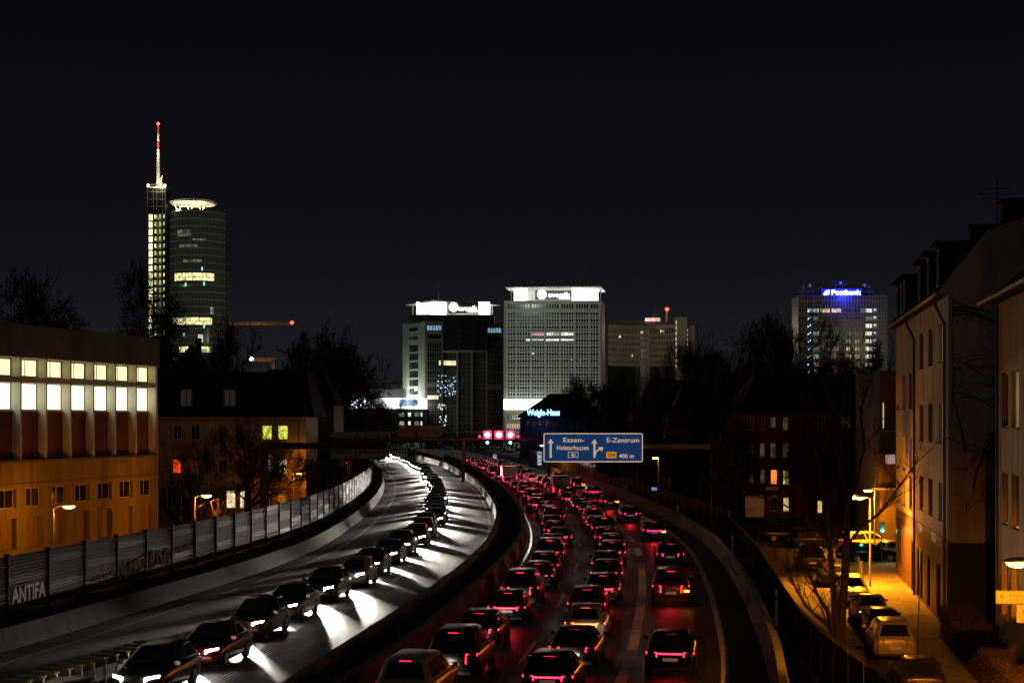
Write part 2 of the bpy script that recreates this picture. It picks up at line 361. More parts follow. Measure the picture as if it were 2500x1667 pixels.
# one ribbed cassette, 1 m long in local y, 0.31 m tall, ribs towards the road (+x)
pk = MB(); pr = [(0,0.0),(0.07,0.01),(0.07,0.07),(0.03,0.10),(0.03,0.13),(0.09,0.15),(0.09,0.22),(0.03,0.25),(0.03,0.28),(0.06,0.29),(0.06,0.305),(0,0.305)]
k = len(pr); pk.add([(a,0,b) for a,b in pr]+[(a,1,b) for a,b in pr], [(i,(i+1)%k,(i+1)%k+k,i+k) for i in range(k)])
plank0 = pk.build("plank", NBM[0], nbt)
post = MB(); post.box(-0.10,0.13,-0.07,0.07,-1.2,2.56); post0 = post.build("post", mat("weathered_post",(0.075,0.066,0.052),0.8,spec=.1,var=.4,scale=2), nbt)
ys = NB.walk(50, 250, 4.0); first = True; rr = random.Random(3)
for i, (a, b) in enumerate(zip(ys, ys[1:])):
    p = NB.pt(a,0,0.6); q = NB.pt(b,0,0.6); dv = q-p; an = math.atan2(-dv.x, dv.y)
    if i == 0: post0.location = p; post0.rotation_euler = (0,0,an)
    else: link(post0, nbt, p, (0,0,an))
    if a > 205: nrow = 4
    else: nrow = 8
    for r in range(nrow):
        sc_ = 8/nrow
        if first: o = plank0; first = False; o.location = p+Vector((0,0,r*0.306*sc_)); o.rotation_euler = (0,0,an); o.scale = (1,dv.length,sc_)
        else: o = link(plank0, nbt, p+Vector((0,0,r*0.306*sc_)), (0,0,an), (1,dv.length,sc_))
        ch = [2,1,3,2,0,3,2,0][(r*3+i*2+ (1 if rr.random()<0.3 else 0)) % 8] if i > 24 else ([0,1,3,2,0,3,1,0][(r*3+i*2) % 8] if i > 14 else [3,1,0,3,3,1,0,1][(r*3+i*2) % 8])  # plank mix turns paler with distance to paint in the brighter far end
        o.material_slots[0].link = 'OBJECT'; o.material_slots[0].material = NBM[ch]
M_GRAF = mat("graffiti_paint", (0.45,0.45,0.42), 0.7, var=0.6, scale=2.0)
def graffiti(y, body, size, z, wd):
    p = NB.pt(y, 0.115, z); q = NB.pt(y+4, 0.115, z); dv = q-p
    text("graffiti", body, size, M_GRAF, nbt, p, (R(90),0,math.atan2(dv.y,dv.x)), width=wd, extrude=0.004, bold=0.02)
graffiti(ys[5]+0.3, "ANTIFA", 1.0, 0.95, 3.3)
def scrawl(y, z, wd, ht, seed):                    # unreadable tag: looping sprayed strokes
    r = random.Random(seed); p = NB.pt(y,0.12,z); q = NB.pt(y+4,0.12,z); u = (q-p).normalized(); mb = MB()
    x = 0.0
    while x < wd:
        pts = []
        for k in range(5): pts.append(p + u*(x+r.uniform(-.15,.45)) + Vector((0,0,r.uniform(0,ht))))
        mb.tube(pts, r.uniform(0.02,0.045), 4); x += r.uniform(0.25,0.5)
    mb.build("graffiti", M_GRAF, nbt)
scrawl(ys[8]+0.3, 0.8, 3.2, 1.0, 1); scrawl(ys[9]+0.3, 1.0, 3.3, 1.0, 2); scrawl(ys[10]+0.6, 1.5, 2.2, 0.4, 3); scrawl(ys[7]+1.2, 1.1, 2.4, 0.25, 4)

# ---------------- mesh fence on a low wall beside the right-hand street
ft = thing("mesh_fence", "dark wire mesh fence on low wall between motorway and parked cars", "fence", (0,0,0))
mb = MB(); FN.solid([(-0.12,-1.9),(-0.12,-0.38),(0.12,-0.38),(0.12,-1.9)], 30, 215, mb, 2.5); mb.build("base_wall", M_CONC_D, ft)
M_FENCE = mat("fence_steel", (0.035,0.032,0.026), 0.7, metal=0.1, var=0.2, scale=4)
ys = FN.walk(32, 213, 2.5); pm = MB(); pm.tube([(0,0,-0.6),(0,0,1.62)], 0.03, 6); fp0 = None
for y in ys:
    p = FN.pt(y,0,0)
    if fp0 is None: fp0 = pm.build("post", M_FENCE, ft); fp0.location = p
    else: link(fp0, ft, p)
for z in (-0.25, 1.6):
    mb = MB(); mb.tube([FN.pt(y,0,z) for y in ys], 0.028, 5); mb.build("rail", M_FENCE, ft)
sm_ = mat("dark_backing_panel",(0.012,0.011,0.009),0.95,spec=0.05,var=0.4,scale=1.0)
for a, b in zip(ys, ys[1:]):                      # dark panels added behind the mesh to hide the lit street
    mb = MB(); FN.solid([(0.05,-0.37),(0.05,1.5),(0.07,1.5),(0.07,-0.37)], a+.05, b-.05, mb, 1.3); mb.build("backing_panel", sm_, ft)
mb = MB()
for i in range(len(ys)-1):                        # diagonal wires
    if ys[i] > 150: break
    for k in range(14):
        t0 = k/14; a = FN.pt(ys[i]+(ys[i+1]-ys[i])*t0, 0, 0)
        for s in (-1,1):
            t1 = t0 + s*0.55
            b = FN.pt(ys[i]+(ys[i+1]-ys[i])*t1, 0, 0)
            mb.tube([(a.x,a.y,-0.25),(b.x,b.y,1.6)], 0.0035, 3, False)
mb.build("wire_mesh", M_FENCE, ft, kind="stuff")

# ---------------- dark noise wall behind the right barrier, farther on
nt2 = thing("noise_wall", "dark panelled noise wall beyond right barrier, under the blue direction sign", "noise wall", (0,0,0))
M_NB2 = mat("dark_panel", (0.06,0.05,0.038), 0.85, var=0.4, scale=0.6, streak=True); M_NB3 = mat("meshed_panel", (0.20,0.19,0.16), 0.8, var=0.4, scale=1.0)
ys = E.walk(128, 330, 4.0)
for a, b in zip(ys, ys[1:]):
    z1 = 1.7 if a < 220 else 2.9
    mb = MB(); o_ = 3.1 + max(0,(210-a))*0.02
    E.solid([(o_,-2),(o_,z1),(o_+.12,z1),(o_+.12,-2)], a+0.06, b-0.06, mb, 2); mb.build("panel", M_NB2 if a < 225 else M_NB3, nt2)
    mb = MB(); p = E.pt(a,o_+.05,0); mb.box(p.x-.09,p.x+.09,p.y-.09,p.y+.09,-2,z1+.08); mb.build("post", M_STEEL if a > 225 else M_DARKST, nt2)

# ================================================================== vehicles
def paint(name, col, rough=0.28, metal=0.4): return mat("paint_"+name, col, rough, metal, var=0.06, scale=1.0)
P_BLACK = paint("black", (0.008,0.008,0.009)); P_GREY = paint("dark_grey", (0.03,0.03,0.032)); P_SILVER = paint("silver", (0.38,0.38,0.37), 0.3, 0.5)
P_WHITE = paint("white", (0.72,0.70,0.64), 0.3, 0.0); P_BLUE = paint("dark_blue", (0.008,0.012,0.03)); P_TAN = paint("beige", (0.42,0.35,0.22), 0.32, 0.1)
P_WINE = paint("wine_red", (0.10,0.006,0.008)); P_BROWN = paint("brown", (0.05,0.03,0.02))
M_GLASS = mat("car_glass", (0.010,0.011,0.012), 0.06, var=0, spec=0.8); M_TYRE = mat("tyre", (0.012,0.012,0.012), 0.85, var=0)
M_RIM = mat("wheel_rim", (0.35,0.35,0.35), 0.35, 0.9, var=0); M_TRIM = mat("black_trim", (0.01,0.01,0.01), 0.6, var=0)
M_PLATE = mat("number_plate", (0.75,0.72,0.6), 0.5, var=0); M_PLATE_LIT = glow("lit_number_plate", (1.0,0.80,0.5), 0.05, False)
M_HEAD_OFF = mat("clear_lens", (0.45,0.42,0.35), 0.1, 0.5, var=0); M_TAIL_OFF = mat("red_lens", (0.28,0.008,0.01), 0.12, var=0, emit=(1,0.02,0.02), es=0.02, sample=False)
M_HEAD_ON = glow("lit_headlight", (1.0,0.95,0.85), 110.0, True)
M_TAIL_ON = glow("lit_tail_light", (1.0,0.010,0.030), 12.0, True)
M_TAIL_PINK = glow("lit_led_tail_light", (1.0,0.004,0.09), 9.0, True)
M_TAIL_OR = glow("lit_orange_tail_light", (1.0,0.10,0.005), 12.0, True)
M_AMBER_ON = glow("lit_indicator", (1.0,0.36,0.01), 9.0, True)

PROFILES = {   # length, half width, roof z, lower-body stations (y, width factor, bottom, top), cabin: belt rear/front y, roof rear/front y
 'hatch': (4.15, 0.87, 1.46, [(-2.08,.80,.40,.78),(-2.03,.93,.28,.92),(-1.85,.985,.20,.96),(-1.2,1,.18,.97),(0,1,.18,.95),(.72,1,.18,.94),(1.35,.985,.18,.87),(1.75,.95,.20,.78),(1.98,.87,.26,.68),(2.07,.72,.34,.58)], (-1.96,.98,-1.55,.05)),
 'sedan': (4.65, 0.90, 1.44, [(-2.33,.80,.42,.86),(-2.28,.93,.28,.98),(-2.1,.985,.22,1.01),(-1.4,1,.18,.99),(0,1,.18,.95),(.85,1,.18,.94),(1.55,.985,.18,.87),(2.0,.95,.20,.78),(2.24,.87,.26,.68),(2.33,.72,.34,.58)], (-1.75,1.05,-1.02,.12)),
 'suv': (4.6, 0.94, 1.74, [(-2.30,.82,.45,.95),(-2.25,.95,.34,1.08),(-2.05,.99,.28,1.12),(-1.3,1,.26,1.13),(0,1,.26,1.11),(.9,1,.26,1.10),(1.5,.99,.26,1.05),(2.0,.96,.28,.97),(2.22,.89,.32,.84),(2.30,.76,.40,.70)], (-2.2,1.12,-1.95,.35)),
 'wagon': (4.6, 0.90, 1.48, [(-2.30,.80,.42,.80),(-2.25,.93,.28,.95),(-2.05,.985,.22,.98),(-1.3,1,.18,.98),(0,1,.18,.95),(.85,1,.18,.94),(1.5,.985,.18,.87),(1.95,.95,.20,.78),(2.2,.87,.26,.68),(2.3,.72,.34,.58)], (-2.2,1.05,-1.75,.12)),
}
def car_proto(kind, body_mat, lit, tail=None, strip=False, indicator=None, simple=False, rails=False):
    Ln, hw, zr, st, (b0,b1,r0,r1) = PROFILES[kind]
    t = thing("car", "car", "car")
    def ring(f, zb, zt, y):
        w_ = hw*f; zm = zb+(zt-zb)*.45
        h = [(w_*.86,zb),(w_*.97,zb+.10),(w_*1.0,zm),(w_*.985,zm+(zt-zm)*.55),(w_*.93,zt-.05),(w_*.80,zt),(w_*.40,zt+.025)]
        return [(x,y,z) for x,z in h]+[(-x,y,z) for x,z in reversed(h)]
    mb = MB(); vv = []; k = 14
    for (y,f,zb,zt) in st: vv += ring(f,zb,zt,y)
    ff = [(i*k+j, (i+1)*k+j, (i+1)*k+(j+1)%k, i*k+(j+1)%k) for i in range(len(st)-1) for j in range(k)]
    ff += [tuple(range(k)), tuple(range((len(st)-1)*k+k-1, (len(st)-1)*k-1, -1))]
    mb.add(vv, ff)
    # cabin
    zb = st[4][3]-0.03; hb = hw*.90; hr = hw*.70; zs = zr-.06
    def crn(h, y0, y1, z, c): return [(-h+c,y0,z),(h-c,y0,z),(h,y0+c,z),(h,y1-c,z),(h-c,y1,z),(-h+c,y1,z),(-h,y1-c,z),(-h,y0+c,z)]
    cv = crn(hb,b0,b1,zb,.12)+crn(hr,r0,r1,zs,.14)+crn(hr*.86,r0+.12,r1-.14,zr,.14)
    cf = [(i*8+j, i*8+(j+1)%8, (i+1)*8+(j+1)%8, (i+1)*8+j) for i in range(2) for j in range(8)]+[tuple(range(16,24))]
    mb.add(cv, cf)
    body = mb.build("body", body_mat, t, smooth=True)
    # glass, a finger proud of the cabin
    def pane(a,b,c,d, nm, s=0.0, e=0.014):
        a,b,c,d = map(Vector,(a,b,c,d)); n_ = (b-a).cross(d-a).normalized()*e; g_ = MB(); g_.quad(a+n_,b+n_,c+n_,d+n_); return g_.build(nm, M_GLASS, t)
    L_ = lambda p,q,u: Vector(p)*(1-u)+Vector(q)*u
    A = cv[0:8]; B = cv[8:16]
    def face(i, j, u0, u1, v0, v1, nm):
        bl=L_(A[i],A[j],u0); br=L_(A[i],A[j],u1); tl=L_(B[i],B[j],u0); tr=L_(B[i],B[j],u1)
        pane(L_(bl,tl,v0),L_(br,tr,v0),L_(br,tr,v1),L_(bl,tl,v1),nm)
    face(0,1,.04,.96,.12,.92,"rear_window"); face(4,5,.02,.98,.08,.93,"windscreen")
    if not simple:
        for (i,j) in ((2,3),(6,7)):
            face(i,j,.04,.48,.14,.92,"side_window"); face(i,j,.52,.96,.14,.92,"side_window")
    # wheels
    if not simple:
        wr = .335 if kind != 'suv' else .37
        wb = Ln*.29
        for sx in (-1,1):
            for yy in (-wb, wb*1.06):
                wm = MB(); wm.tube([(sx*(hw-.20),yy,wr),(sx*(hw+.012),yy,wr)], wr, 16); w_ = wm.build("wheel", M_TYRE, t)
                rm = MB(); rm.disc((sx*(hw+.016),yy,wr), wr*.64, 14, 'x'); rm.build("rim", M_RIM, w_)
            mm = MB(); mm.cbox((sx*(hw+.08),b1-.32,zb+.10),(.17,.10,.13)); mm.build("mirror", body_mat, t)
    # lamps
    hz = st[-3][3]-.10; yf = st[-2][0]
    for sx in (-1,1):
        hm = MB(); xo = hw*.80; xi = hw*.42
        hm.add([(sx*xo,yf-.16,hz-.08),(sx*xi,yf+.085,hz-.12),(sx*xi,yf+.06,hz+.07),(sx*(xo+.04),yf-.22,hz+.12),(sx*xo,yf-.40,hz-.05),(sx*xi,yf-.3,hz-.09),(sx*xi,yf-.3,hz+.05),(sx*(xo+.04),yf-.4,hz+.09)],
               [(0,1,2,3),(4,7,6,5),(0,4,5,1),(3,2,6,7),(0,3,7,4),(1,5,6,2)])
        hm.build("headlight", M_HEAD_ON if lit == 'front' else M_HEAD_OFF, t)
        yr = st[0][0]; zt = st[1][3]-.10; th = .13 if kind != 'suv' else .30
        tm = MB(); tm.add([(sx*hw*.50,yr-.012,zt-th),(sx*hw*.90,yr+.06,zt-th),(sx*hw*.94,yr+.09,zt+.03),(sx*hw*.52,yr-.005,zt+.03),
                           (sx*hw*.50,yr+.3,zt-th),(sx*hw*.90,yr+.3,zt-th),(sx*hw*.94,yr+.3,zt+.03),(sx*hw*.52,yr+.3,zt+.03)],
                          [(0,1,2,3),(4,7,6,5),(0,4,5,1),(3,2,6,7),(0,3,7,4),(1,5,6,2)])
        mm_ = (tail or M_TAIL_ON) if lit == 'rear' else M_TAIL_OFF
        tl_ = tm.build("tail_light", mm_, t)
        if indicator == sx or indicator == 2:
            im = MB(); im.cbox((sx*hw*.80,yr-.02,zt-th*.75),(.26,.06,.09)); im.build("indicator", M_AMBER_ON, tl_)
    if strip:
        sm_ = MB(); sm_.box(-hw*.52,hw*.52,st[0][0]-.02,st[0][0]+.1,zt-.045,zt+.0); sm_.build("light_strip", (tail or M_TAIL_ON) if lit == 'rear' else M_TAIL_OFF, t)
    hb_ = MB(); hb_.cbox((0,r0+.02,zs-.02),(.36,.05,.035)); hb_.build("brake_light", (tail or M_TAIL_ON) if lit == 'rear' else M_TAIL_OFF, t)
    pm_ = MB(); pm_.box(-.26,.26,st[0][0]-.014,st[0][0],.60,.71); pm_.build("number_plate", M_PLATE_LIT if lit == 'rear' else M_PLATE, t)
    pf = MB(); pf.box(-.26,.26,st[-1][0],st[-1][0]+.014,.40,.51); pf.build("number_plate", M_PLATE, t)
    if not simple:
        gm = MB(); gm.box(-hw*.4,hw*.4,st[-1][0]-.06,st[-1][0]+.012,.50,.57); gm.build("grille", M_TRIM, t)
        um = MB(); um.box(-hw*.8,hw*.8,st[0][0]-.01,st[0][0]+.2,.30,.40); um.build("rear_bumper", M_TRIM, t)
        if rails:
            for sx in (-1,1):
                rm = MB(); rm.tube([(sx*hr*.92,r0+.15,zr+.02),(sx*hr*.92,(r0+r1)/2,zr+.05),(sx*hr*.92,r1-.15,zr+.02)],.022,6); rm.build("roof_rail", M_STEEL, t)
    return t
def light_up(root, lit, power, front_power, tailcol=(1.0,0.02,0.03)):
    """the lamps' own light: one beam ahead, one red wash behind"""
    if front_power:
        lamp("beam", 'SPOT', (0,2.45,0.66), front_power, (1.0,0.93,0.80), root, 0.12, R(60), (R(73),0,0), 0.85)
    if power:
        lamp("tail_glow", 'SPOT', (0,-2.45,0.85), power*2.2, tailcol, root, 0.25, R(125), (R(-48),0,0), 0.8)

# ---- high-roofed van
def van(loc, rz, label, body, lit=None, tail=None):
    t = thing("delivery_van", label, "van", loc, rz)
    mb = MB(); L_ = 5.6; hw = .98
    prof = [(-2.8,.45),(-2.8,2.45),(-2.65,2.68),(1.2,2.68),(1.75,2.35),(2.15,1.45),(2.75,1.2),(2.8,.45)]
    n = len(prof)
    def sec(x, f): return [(x, y*(.985 if abs(x) > hw-.01 else 1), z if z < 1 else z - (0.07 if abs(x) > hw-.01 else 0)) for y,z in prof]
    rings = [sec(-hw,1),sec(-hw+.12,1),sec(hw-.12,1),sec(hw,1)]
    vv = [p for r in rings for p in r]
    ff = [(i*n+j,i*n+(j+1)%n,(i+1)*n+(j+1)%n,(i+1)*n+j) for i in range(3) for j in range(n)]+[tuple(range(n)),tuple(range(4*n-1,3*n-1,-1))]
    mb.add(vv,ff); mb.build("body", body, t)
    for sx in (-1,1):
        d = MB(); d.box(min(sx*.02,sx*.92),max(sx*.02,sx*.92),-2.83,-2.80,.62,2.5); dr = d.build("rear_door", body, t)
        h = MB(); h.cbox((sx*.10,-2.845,1.35),(.05,.03,.18)); h.build("handle", M_TRIM, dr)
        tl = MB(); tl.cbox((sx*.94,-2.815,1.15),(.09,.04,.55)); tl.build("tail_light", (tail or M_TAIL_ON) if lit == "rear" else M_TAIL_OFF, t)
        hl = MB(); hl.cbox((sx*.74,2.80,.98),(.34,.10,.22)); hl.build("headlight", M_HEAD_ON if lit == "front" else M_HEAD_OFF, t)
        for yy in (-1.75,1.75):
            wm = MB(); wm.tube([(sx*.76,yy,.35),(sx*.99,yy,.35)],.35,16); wm.build("wheel", M_TYRE, t)
    b = MB(); b.box(-.95,.95,-2.9,-2.78,.42,.60); b.build("rear_bumper", M_TRIM, t)
    ws = MB(); ws.quad((.82,2.17,1.50),(-.82,2.17,1.50),(-.78,1.79,2.28),(.78,1.79,2.28)); ws.build("windscreen", M_GLASS, t)
    gr = MB(); gr.box(-.5,.5,2.79,2.83,.62,.86); gr.build("grille", M_TRIM, t)
    p = MB(); p.box(-.26,.26,-2.845,-2.832,.72,.83); p.build("number_plate", M_PLATE, t)
    if lit: return t
    for k,(w1,z) in enumerate(((.34,1.42),(.62,1.27),(.55,1.12))):      # unreadable lettering lines
        q = MB(); q.box(-.85,-.85+w1,-2.836,-2.832,z,z+.06); q.build("lettering", M_TRIM, t)
    return t

# ---- traffic on the motorway: every car of the two streams, standing still with its lamps lit
KINDS = ['hatch','sedan','wagon','suv']; BODY = [P_BLACK,P_GREY,P_BLUE,P_BLACK,P_BROWN,P_GREY]
CACHE = {}
def stream(label, group, path, off, y0, y1, gap, lit, flip, rnd, tails, power, front, amber_every=0, jit=0.35, zz=0.0, vans=()):
    ys_ = path.walk(y0, y1, gap)
    for i, y in enumerate(ys_):
        kd = rnd.choice(KINDS); bm = rnd.choice(BODY) if rnd.random() < .85 else rnd.choice([P_SILVER,P_TAN,P_WINE]); tl = rnd.choice(tails); strip = rnd.random() < 0.4; simple = y > 190
        ind = None
        if amber_every and i % amber_every == amber_every-1: ind = 1
        if i in vans:
            root = van(path.pt(y+.4,off,zz), path.ang(y)+(math.pi if flip else 0), label.replace("dark car","high van") % nth(i), P_GREY if i % 2 else P_WHITE, lit, tl); light_up(root, lit, power, front); continue
        key = (kd, bm.name, lit, tl.name if tl else '', strip, ind, simple)
        if key not in CACHE:
            root = car_proto(kd, bm, lit, tl, strip, ind, simple); CACHE[key] = root; src = root
        else: root = copy_tree_nolights(CACHE[key])
        p = path.pt(y + rnd.uniform(-.6,.6), off + rnd.uniform(-jit,jit), zz); root.location = p
        root.rotation_euler = (0,0,path.ang(y) + (math.pi if flip else 0))
        tag(root, label % nth(i), "car", group)
        col = {'lit_led_tail_light':(1,0.01,0.09),'lit_orange_tail_light':(1,0.10,0.01)}.get(tl.name if tl else '', (1,0.015,0.03))
        light_up(root, lit, power, front)
def copy_tree_nolights(o, parent=None):
    c = o.copy(); C.objects.link(c); c.parent = parent
    for ch in list(o.children):
        if ch.type != 'LIGHT': copy_tree_nolights(ch, c)
    return c
rnd = random.Random(11)
stream("dark car with red tail lights, %s from the camera in outbound left lane", "cars leaving in the left lane", E, -9.3, 49, 330, 7.2, 'rear', False, rnd, [M_TAIL_ON,M_TAIL_ON,M_TAIL_PINK], 16, 130, vans=(24,))
stream("dark car with red tail lights, %s from the camera in outbound middle lane", "cars leaving in the middle lane", E, -5.6, 52, 340, 6.9, 'rear', False, rnd, [M_TAIL_ON,M_TAIL_OR,M_TAIL_ON], 16, 130, vans=(19,))
stream("dark car with red tail lights, %s from the camera in outbound exit lane", "cars leaving in the exit lane", E, -1.8, 58, 240, 21, 'rear', False, rnd, [M_TAIL_ON,M_TAIL_PINK], 18, 130, amber_every=2)
stream("dark car with white headlights, %s from the camera in the inbound lane", "cars arriving with white headlights", Mw, -5.75, 45.5, 390, 7.0, 'front', True, rnd, [None], 0, 50000)

LS_ = Path([(250,-27),(300,-32.5),(341,-36),(380,-39),(420,-41)])
stream("car with orange tail lights, %s in the inner file beyond the noise wall", "cars on the far left side street", LS_, 0.0, 300, 400, 14, 'rear', False, rnd, [M_TAIL_OR], 60, 100, zz=-1.5)
stream("car with orange tail lights, %s in the outer file beyond the noise wall", "cars on the far left side street", LS_, -3.6, 305, 400, 17, 'rear', False, rnd, [M_TAIL_OR], 60, 100, zz=-1.5)
# ---- parked and passing cars on the street at the right
def park(kind, body, loc, rz, label, lit=None, **k):
    c = car_proto(kind, body, lit, **k); c.location = loc; c.rotation_euler = (0,0,rz); tag(c, label, "car", "cars on the side street"); return c
SZ = -1.6; ang = -math.atan(0.12)
park('hatch', P_WHITE, (14.3,55.5,SZ), ang, "white car cut by the picture's bottom edge, nearest of the parked row")
park('hatch', P_GREY, (15.8,62.3,SZ), ang, "dark grey hatchback with red lamps parked behind the nearest white car")
park('suv', P_TAN, (17.0,72.0,SZ), ang, "beige estate with roof rails and tall red lamps in the parked row", rails=True)
park('hatch', P_BLACK, (18.15,78.6,SZ), ang, "black hatchback parked just beyond the beige estate with roof rails")
park('sedan', P_SILVER, (18.9,84.6,SZ), ang, "silver saloon parked between the black hatchback and the white car under the lamp")
park('wagon', P_WHITE, (19.9,93.6,SZ), ang+math.pi, "white car facing the camera beside the double lamp post")
park('hatch', P_GREY, (20.6,103.0,SZ), ang, "dark grey hatchback parked just beyond the white car facing the camera")
park('suv', P_BLACK, (21.2,113.5,SZ), ang, "black car with pale lit number plate standing out in the roadway")
park('wagon', P_BLACK, (26.6,119.5,SZ), R(-75), "dark car parked crosswise nearest the double street lamp")
park('suv', P_TAN, (28.4,127.5,SZ), R(-70), "yellowish van-like car parked crosswise behind the dark crosswise one")
park('hatch', P_BLACK, (25.0,133,SZ), R(-80), "dark car parked crosswise in the middle of the far group")
park('suv', P_BLUE, (26.2,146,SZ), R(-85), "dark tall car with one amber lamp at the far junction", indicator=1)
park('hatch', P_SILVER, (29.6,121.5,SZ), R(-72), "pale small car parked crosswise nearest the pavement of the terrace")
park('sedan', P_BLACK, (24.0,140,SZ), R(-82), "black saloon at the back of the far group of cars")
park('wagon', P_WHITE, (15.4,48.3,SZ) , ang, "white car with only its roof showing at the bottom right corner").location = (16.2,45.5,SZ)

van((25.4,168,SZ), R(-6), "white high-roofed delivery van seen from behind in front of the red house", P_WHITE)

# ================================================================== near buildings
def wall(W_, H_, ops, d=0.25, z0=0.0, x0=0.0, mb=None):
    """front skin in the x,z plane (outside is -y) with real openings and their reveals"""
    mb = mb or MB()
    xs = sorted({x0, x0+W_, *[o[0] for o in ops], *[o[1] for o in ops]}); zs = sorted({z0, z0+H_, *[o[2] for o in ops], *[o[3] for o in ops]})
    xs = [x for x in xs if x0-1e-6 <= x <= x0+W_+1e-6]; zs = [z for z in zs if z0-1e-6 <= z <= z0+H_+1e-6]
    for i in range(len(xs)-1):
        for j in range(len(zs)-1):
            cx = (xs[i]+xs[i+1])/2; cz = (zs[j]+zs[j+1])/2
            if any(o[0] < cx < o[1] and o[2] < cz < o[3] for o in ops): continue
            mb.quad((xs[i],0,zs[j]),(xs[i+1],0,zs[j]),(xs[i+1],0,zs[j+1]),(xs[i],0,zs[j+1]))
    for a,b,c,e_ in ops:
        mb.quad((a,0,c),(a,0,e_),(a,d,e_),(a,d,c)); mb.quad((b,0,c),(b,d,c),(b,d,e_),(b,0,e_))
        mb.quad((a,0,c),(a,d,c),(b,d,c),(b,0,c)); mb.quad((a,0,e_),(b,0,e_),(b,d,e_),(a,d,e_))
    return mb
def window(par, o, pane_m, frame_m, y=0.14, bars=1, cross=0, sill=None, t=0.06):
    a,b,c,e_ = o; mb = MB(); y1 = y+0.06
    mb.box(a,a+t,y,y1,c,e_); mb.box(b-t,b,y,y1,c,e_); mb.box(a+t,b-t,y,y1,c,c+t); mb.box(a+t,b-t,y,y1,e_-t,e_)
    for k in range(bars):
        x = a+(b-a)*(k+1)/(bars+1); mb.box(x-t*.45,x+t*.45,y+.005,y1-.005,c+t,e_-t)
    for k in range(cross):
        z = c+(e_-c)*(k+1)/(cross+1); mb.box(a+t,b-t,y+.008,y1-.008,z-t*.4,z+t*.4)
    wn = mb.build("window", frame_m, par)
    p = MB(); p.quad((a+t*.5,y+.03,c+t*.5),(b-t*.5,y+.03,c+t*.5),(b-t*.5,y+.03,e_-t*.5),(a+t*.5,y+.03,e_-t*.5)); p.build("pane", pane_m, wn)
    if sill: s = MB(); s.box(a-.06,b+.06,-.07,y,c-.05,c-.003); s.build("sill", sill, wn)
    return wn
M_WGL = mat("dark_window_glass", (0.012,0.013,0.014), 0.05, var=0, spec=0.9)
M_WFR = mat("white_window_frame", (0.55,0.53,0.47), 0.5, var=0.1); M_DFR = mat("dark_window_frame", (0.05,0.045,0.04), 0.5, var=0.1)
M_ROOF = mat("dark_roof_tiles", (0.010,0.009,0.009), 0.95, var=0.3, scale=3, spec=0.05)
M_GUT = mat("gutter_zinc", (0.07,0.065,0.055), 0.55, 0.3, var=0.2)

# ---------------- office block on the left, two bands of lit windows between deep fins
M_B1 = mat("cream_render", (0.24,0.19,0.115), 0.85, var=0.42, scale=0.5, bump=0.1, bscale=40, streak=True)
M_B1F = mat("cream_fascia", (0.10,0.085,0.055), 0.9, var=0.45, scale=0.4, bump=0.1, bscale=30)
M_FIN = mat("fin_concrete", (0.50,0.50,0.42), 0.8, var=0.15, scale=1.0)
M_BRICKP = mat("red_brick_panel", (0.10,0.034,0.015), 0.9, var=0.25, scale=3)
G_UP = glow("lit_upper_window", (1.0,0.85,0.44), 1.5, True, 0.15, 1.2, 0.8); G_LOW = glow("lit_frosted_window", (1.0,0.95,0.66), 2.2, True, 0.1, 0.8, 0.85)
b1 = thing("office_block", "cream office block with two rows of glowing white windows between fins", "building", (-32,100,-1.5), math.atan2(20.4,5.5))
Z = lambda z: z+1.5
S0, S1 = -10.0, 20.7
fins = [2.28-12.12+3.03*i for i in range(11)]; fins = [f for f in fins if f > S0]
fins[-1] = 20.45
mb = MB(); mb.box(S0,S1,0.95,14,0,Z(14.9)); mb.build("core", M_B1F, b1)
mb = MB(); mb.box(S0,S1+.25,-.05,14.2,Z(13.06),Z(15.05)); fa = mb.build("fascia", M_B1F, b1)
mb = MB(); mb.box(S0,S1+.3,-.10,14.3,Z(15.05),Z(15.13)); mb.build("coping", M_GUT, fa)
mb = MB(); mb.box(S0,S1+.24,-.045,.95,Z(12.98),Z(13.058)); mb.build("soffit", M_FIN, fa)
for f in fins:
    mb = MB(); mb.box(f-.09,f+.09,0,.94,Z(6.45),Z(12.975)); mb.build("fin", M_FIN, b1)
mb = MB(); mb.box(S0,S1,.06,.945,Z(11.40),Z(11.76)); mb.build("spandrel_beam", M_FIN, b1)
mb = MB(); mb.box(S1-.22,S1+.02,-.02,.95,Z(-1.45),Z(13.0)); mb.build("corner_pier", M_B1, b1)
for i in range(len(fins)-1):
    a = fins[i]+.09; b = fins[i+1]-.09
    pb = MB(); pb.box(a,b,.60,.94,Z(6.46),Z(9.55)); q = pb.build("brick_panel", M_BRICKP, b1)
    cp = MB(); cp.box(a,b,.52,.70,Z(9.55),Z(9.62)); cp.build("sill", M_FIN, q)
    window(b1, (a+.02,b-.02,Z(9.66),Z(11.38)), G_LOW, M_FIN, y=.70, bars=0, t=.05)
    window(b1, (a+.02,b-.02,Z(11.78),Z(12.96)), G_UP, mat("ochre_frame",(0.30,0.24,0.13),0.6), y=.66, bars=1, t=.09)
mb = MB(); mb.box(S0,S1,-.12,.94,Z(6.30),Z(6.44)); mb.build("ledge", M_GUT, b1)
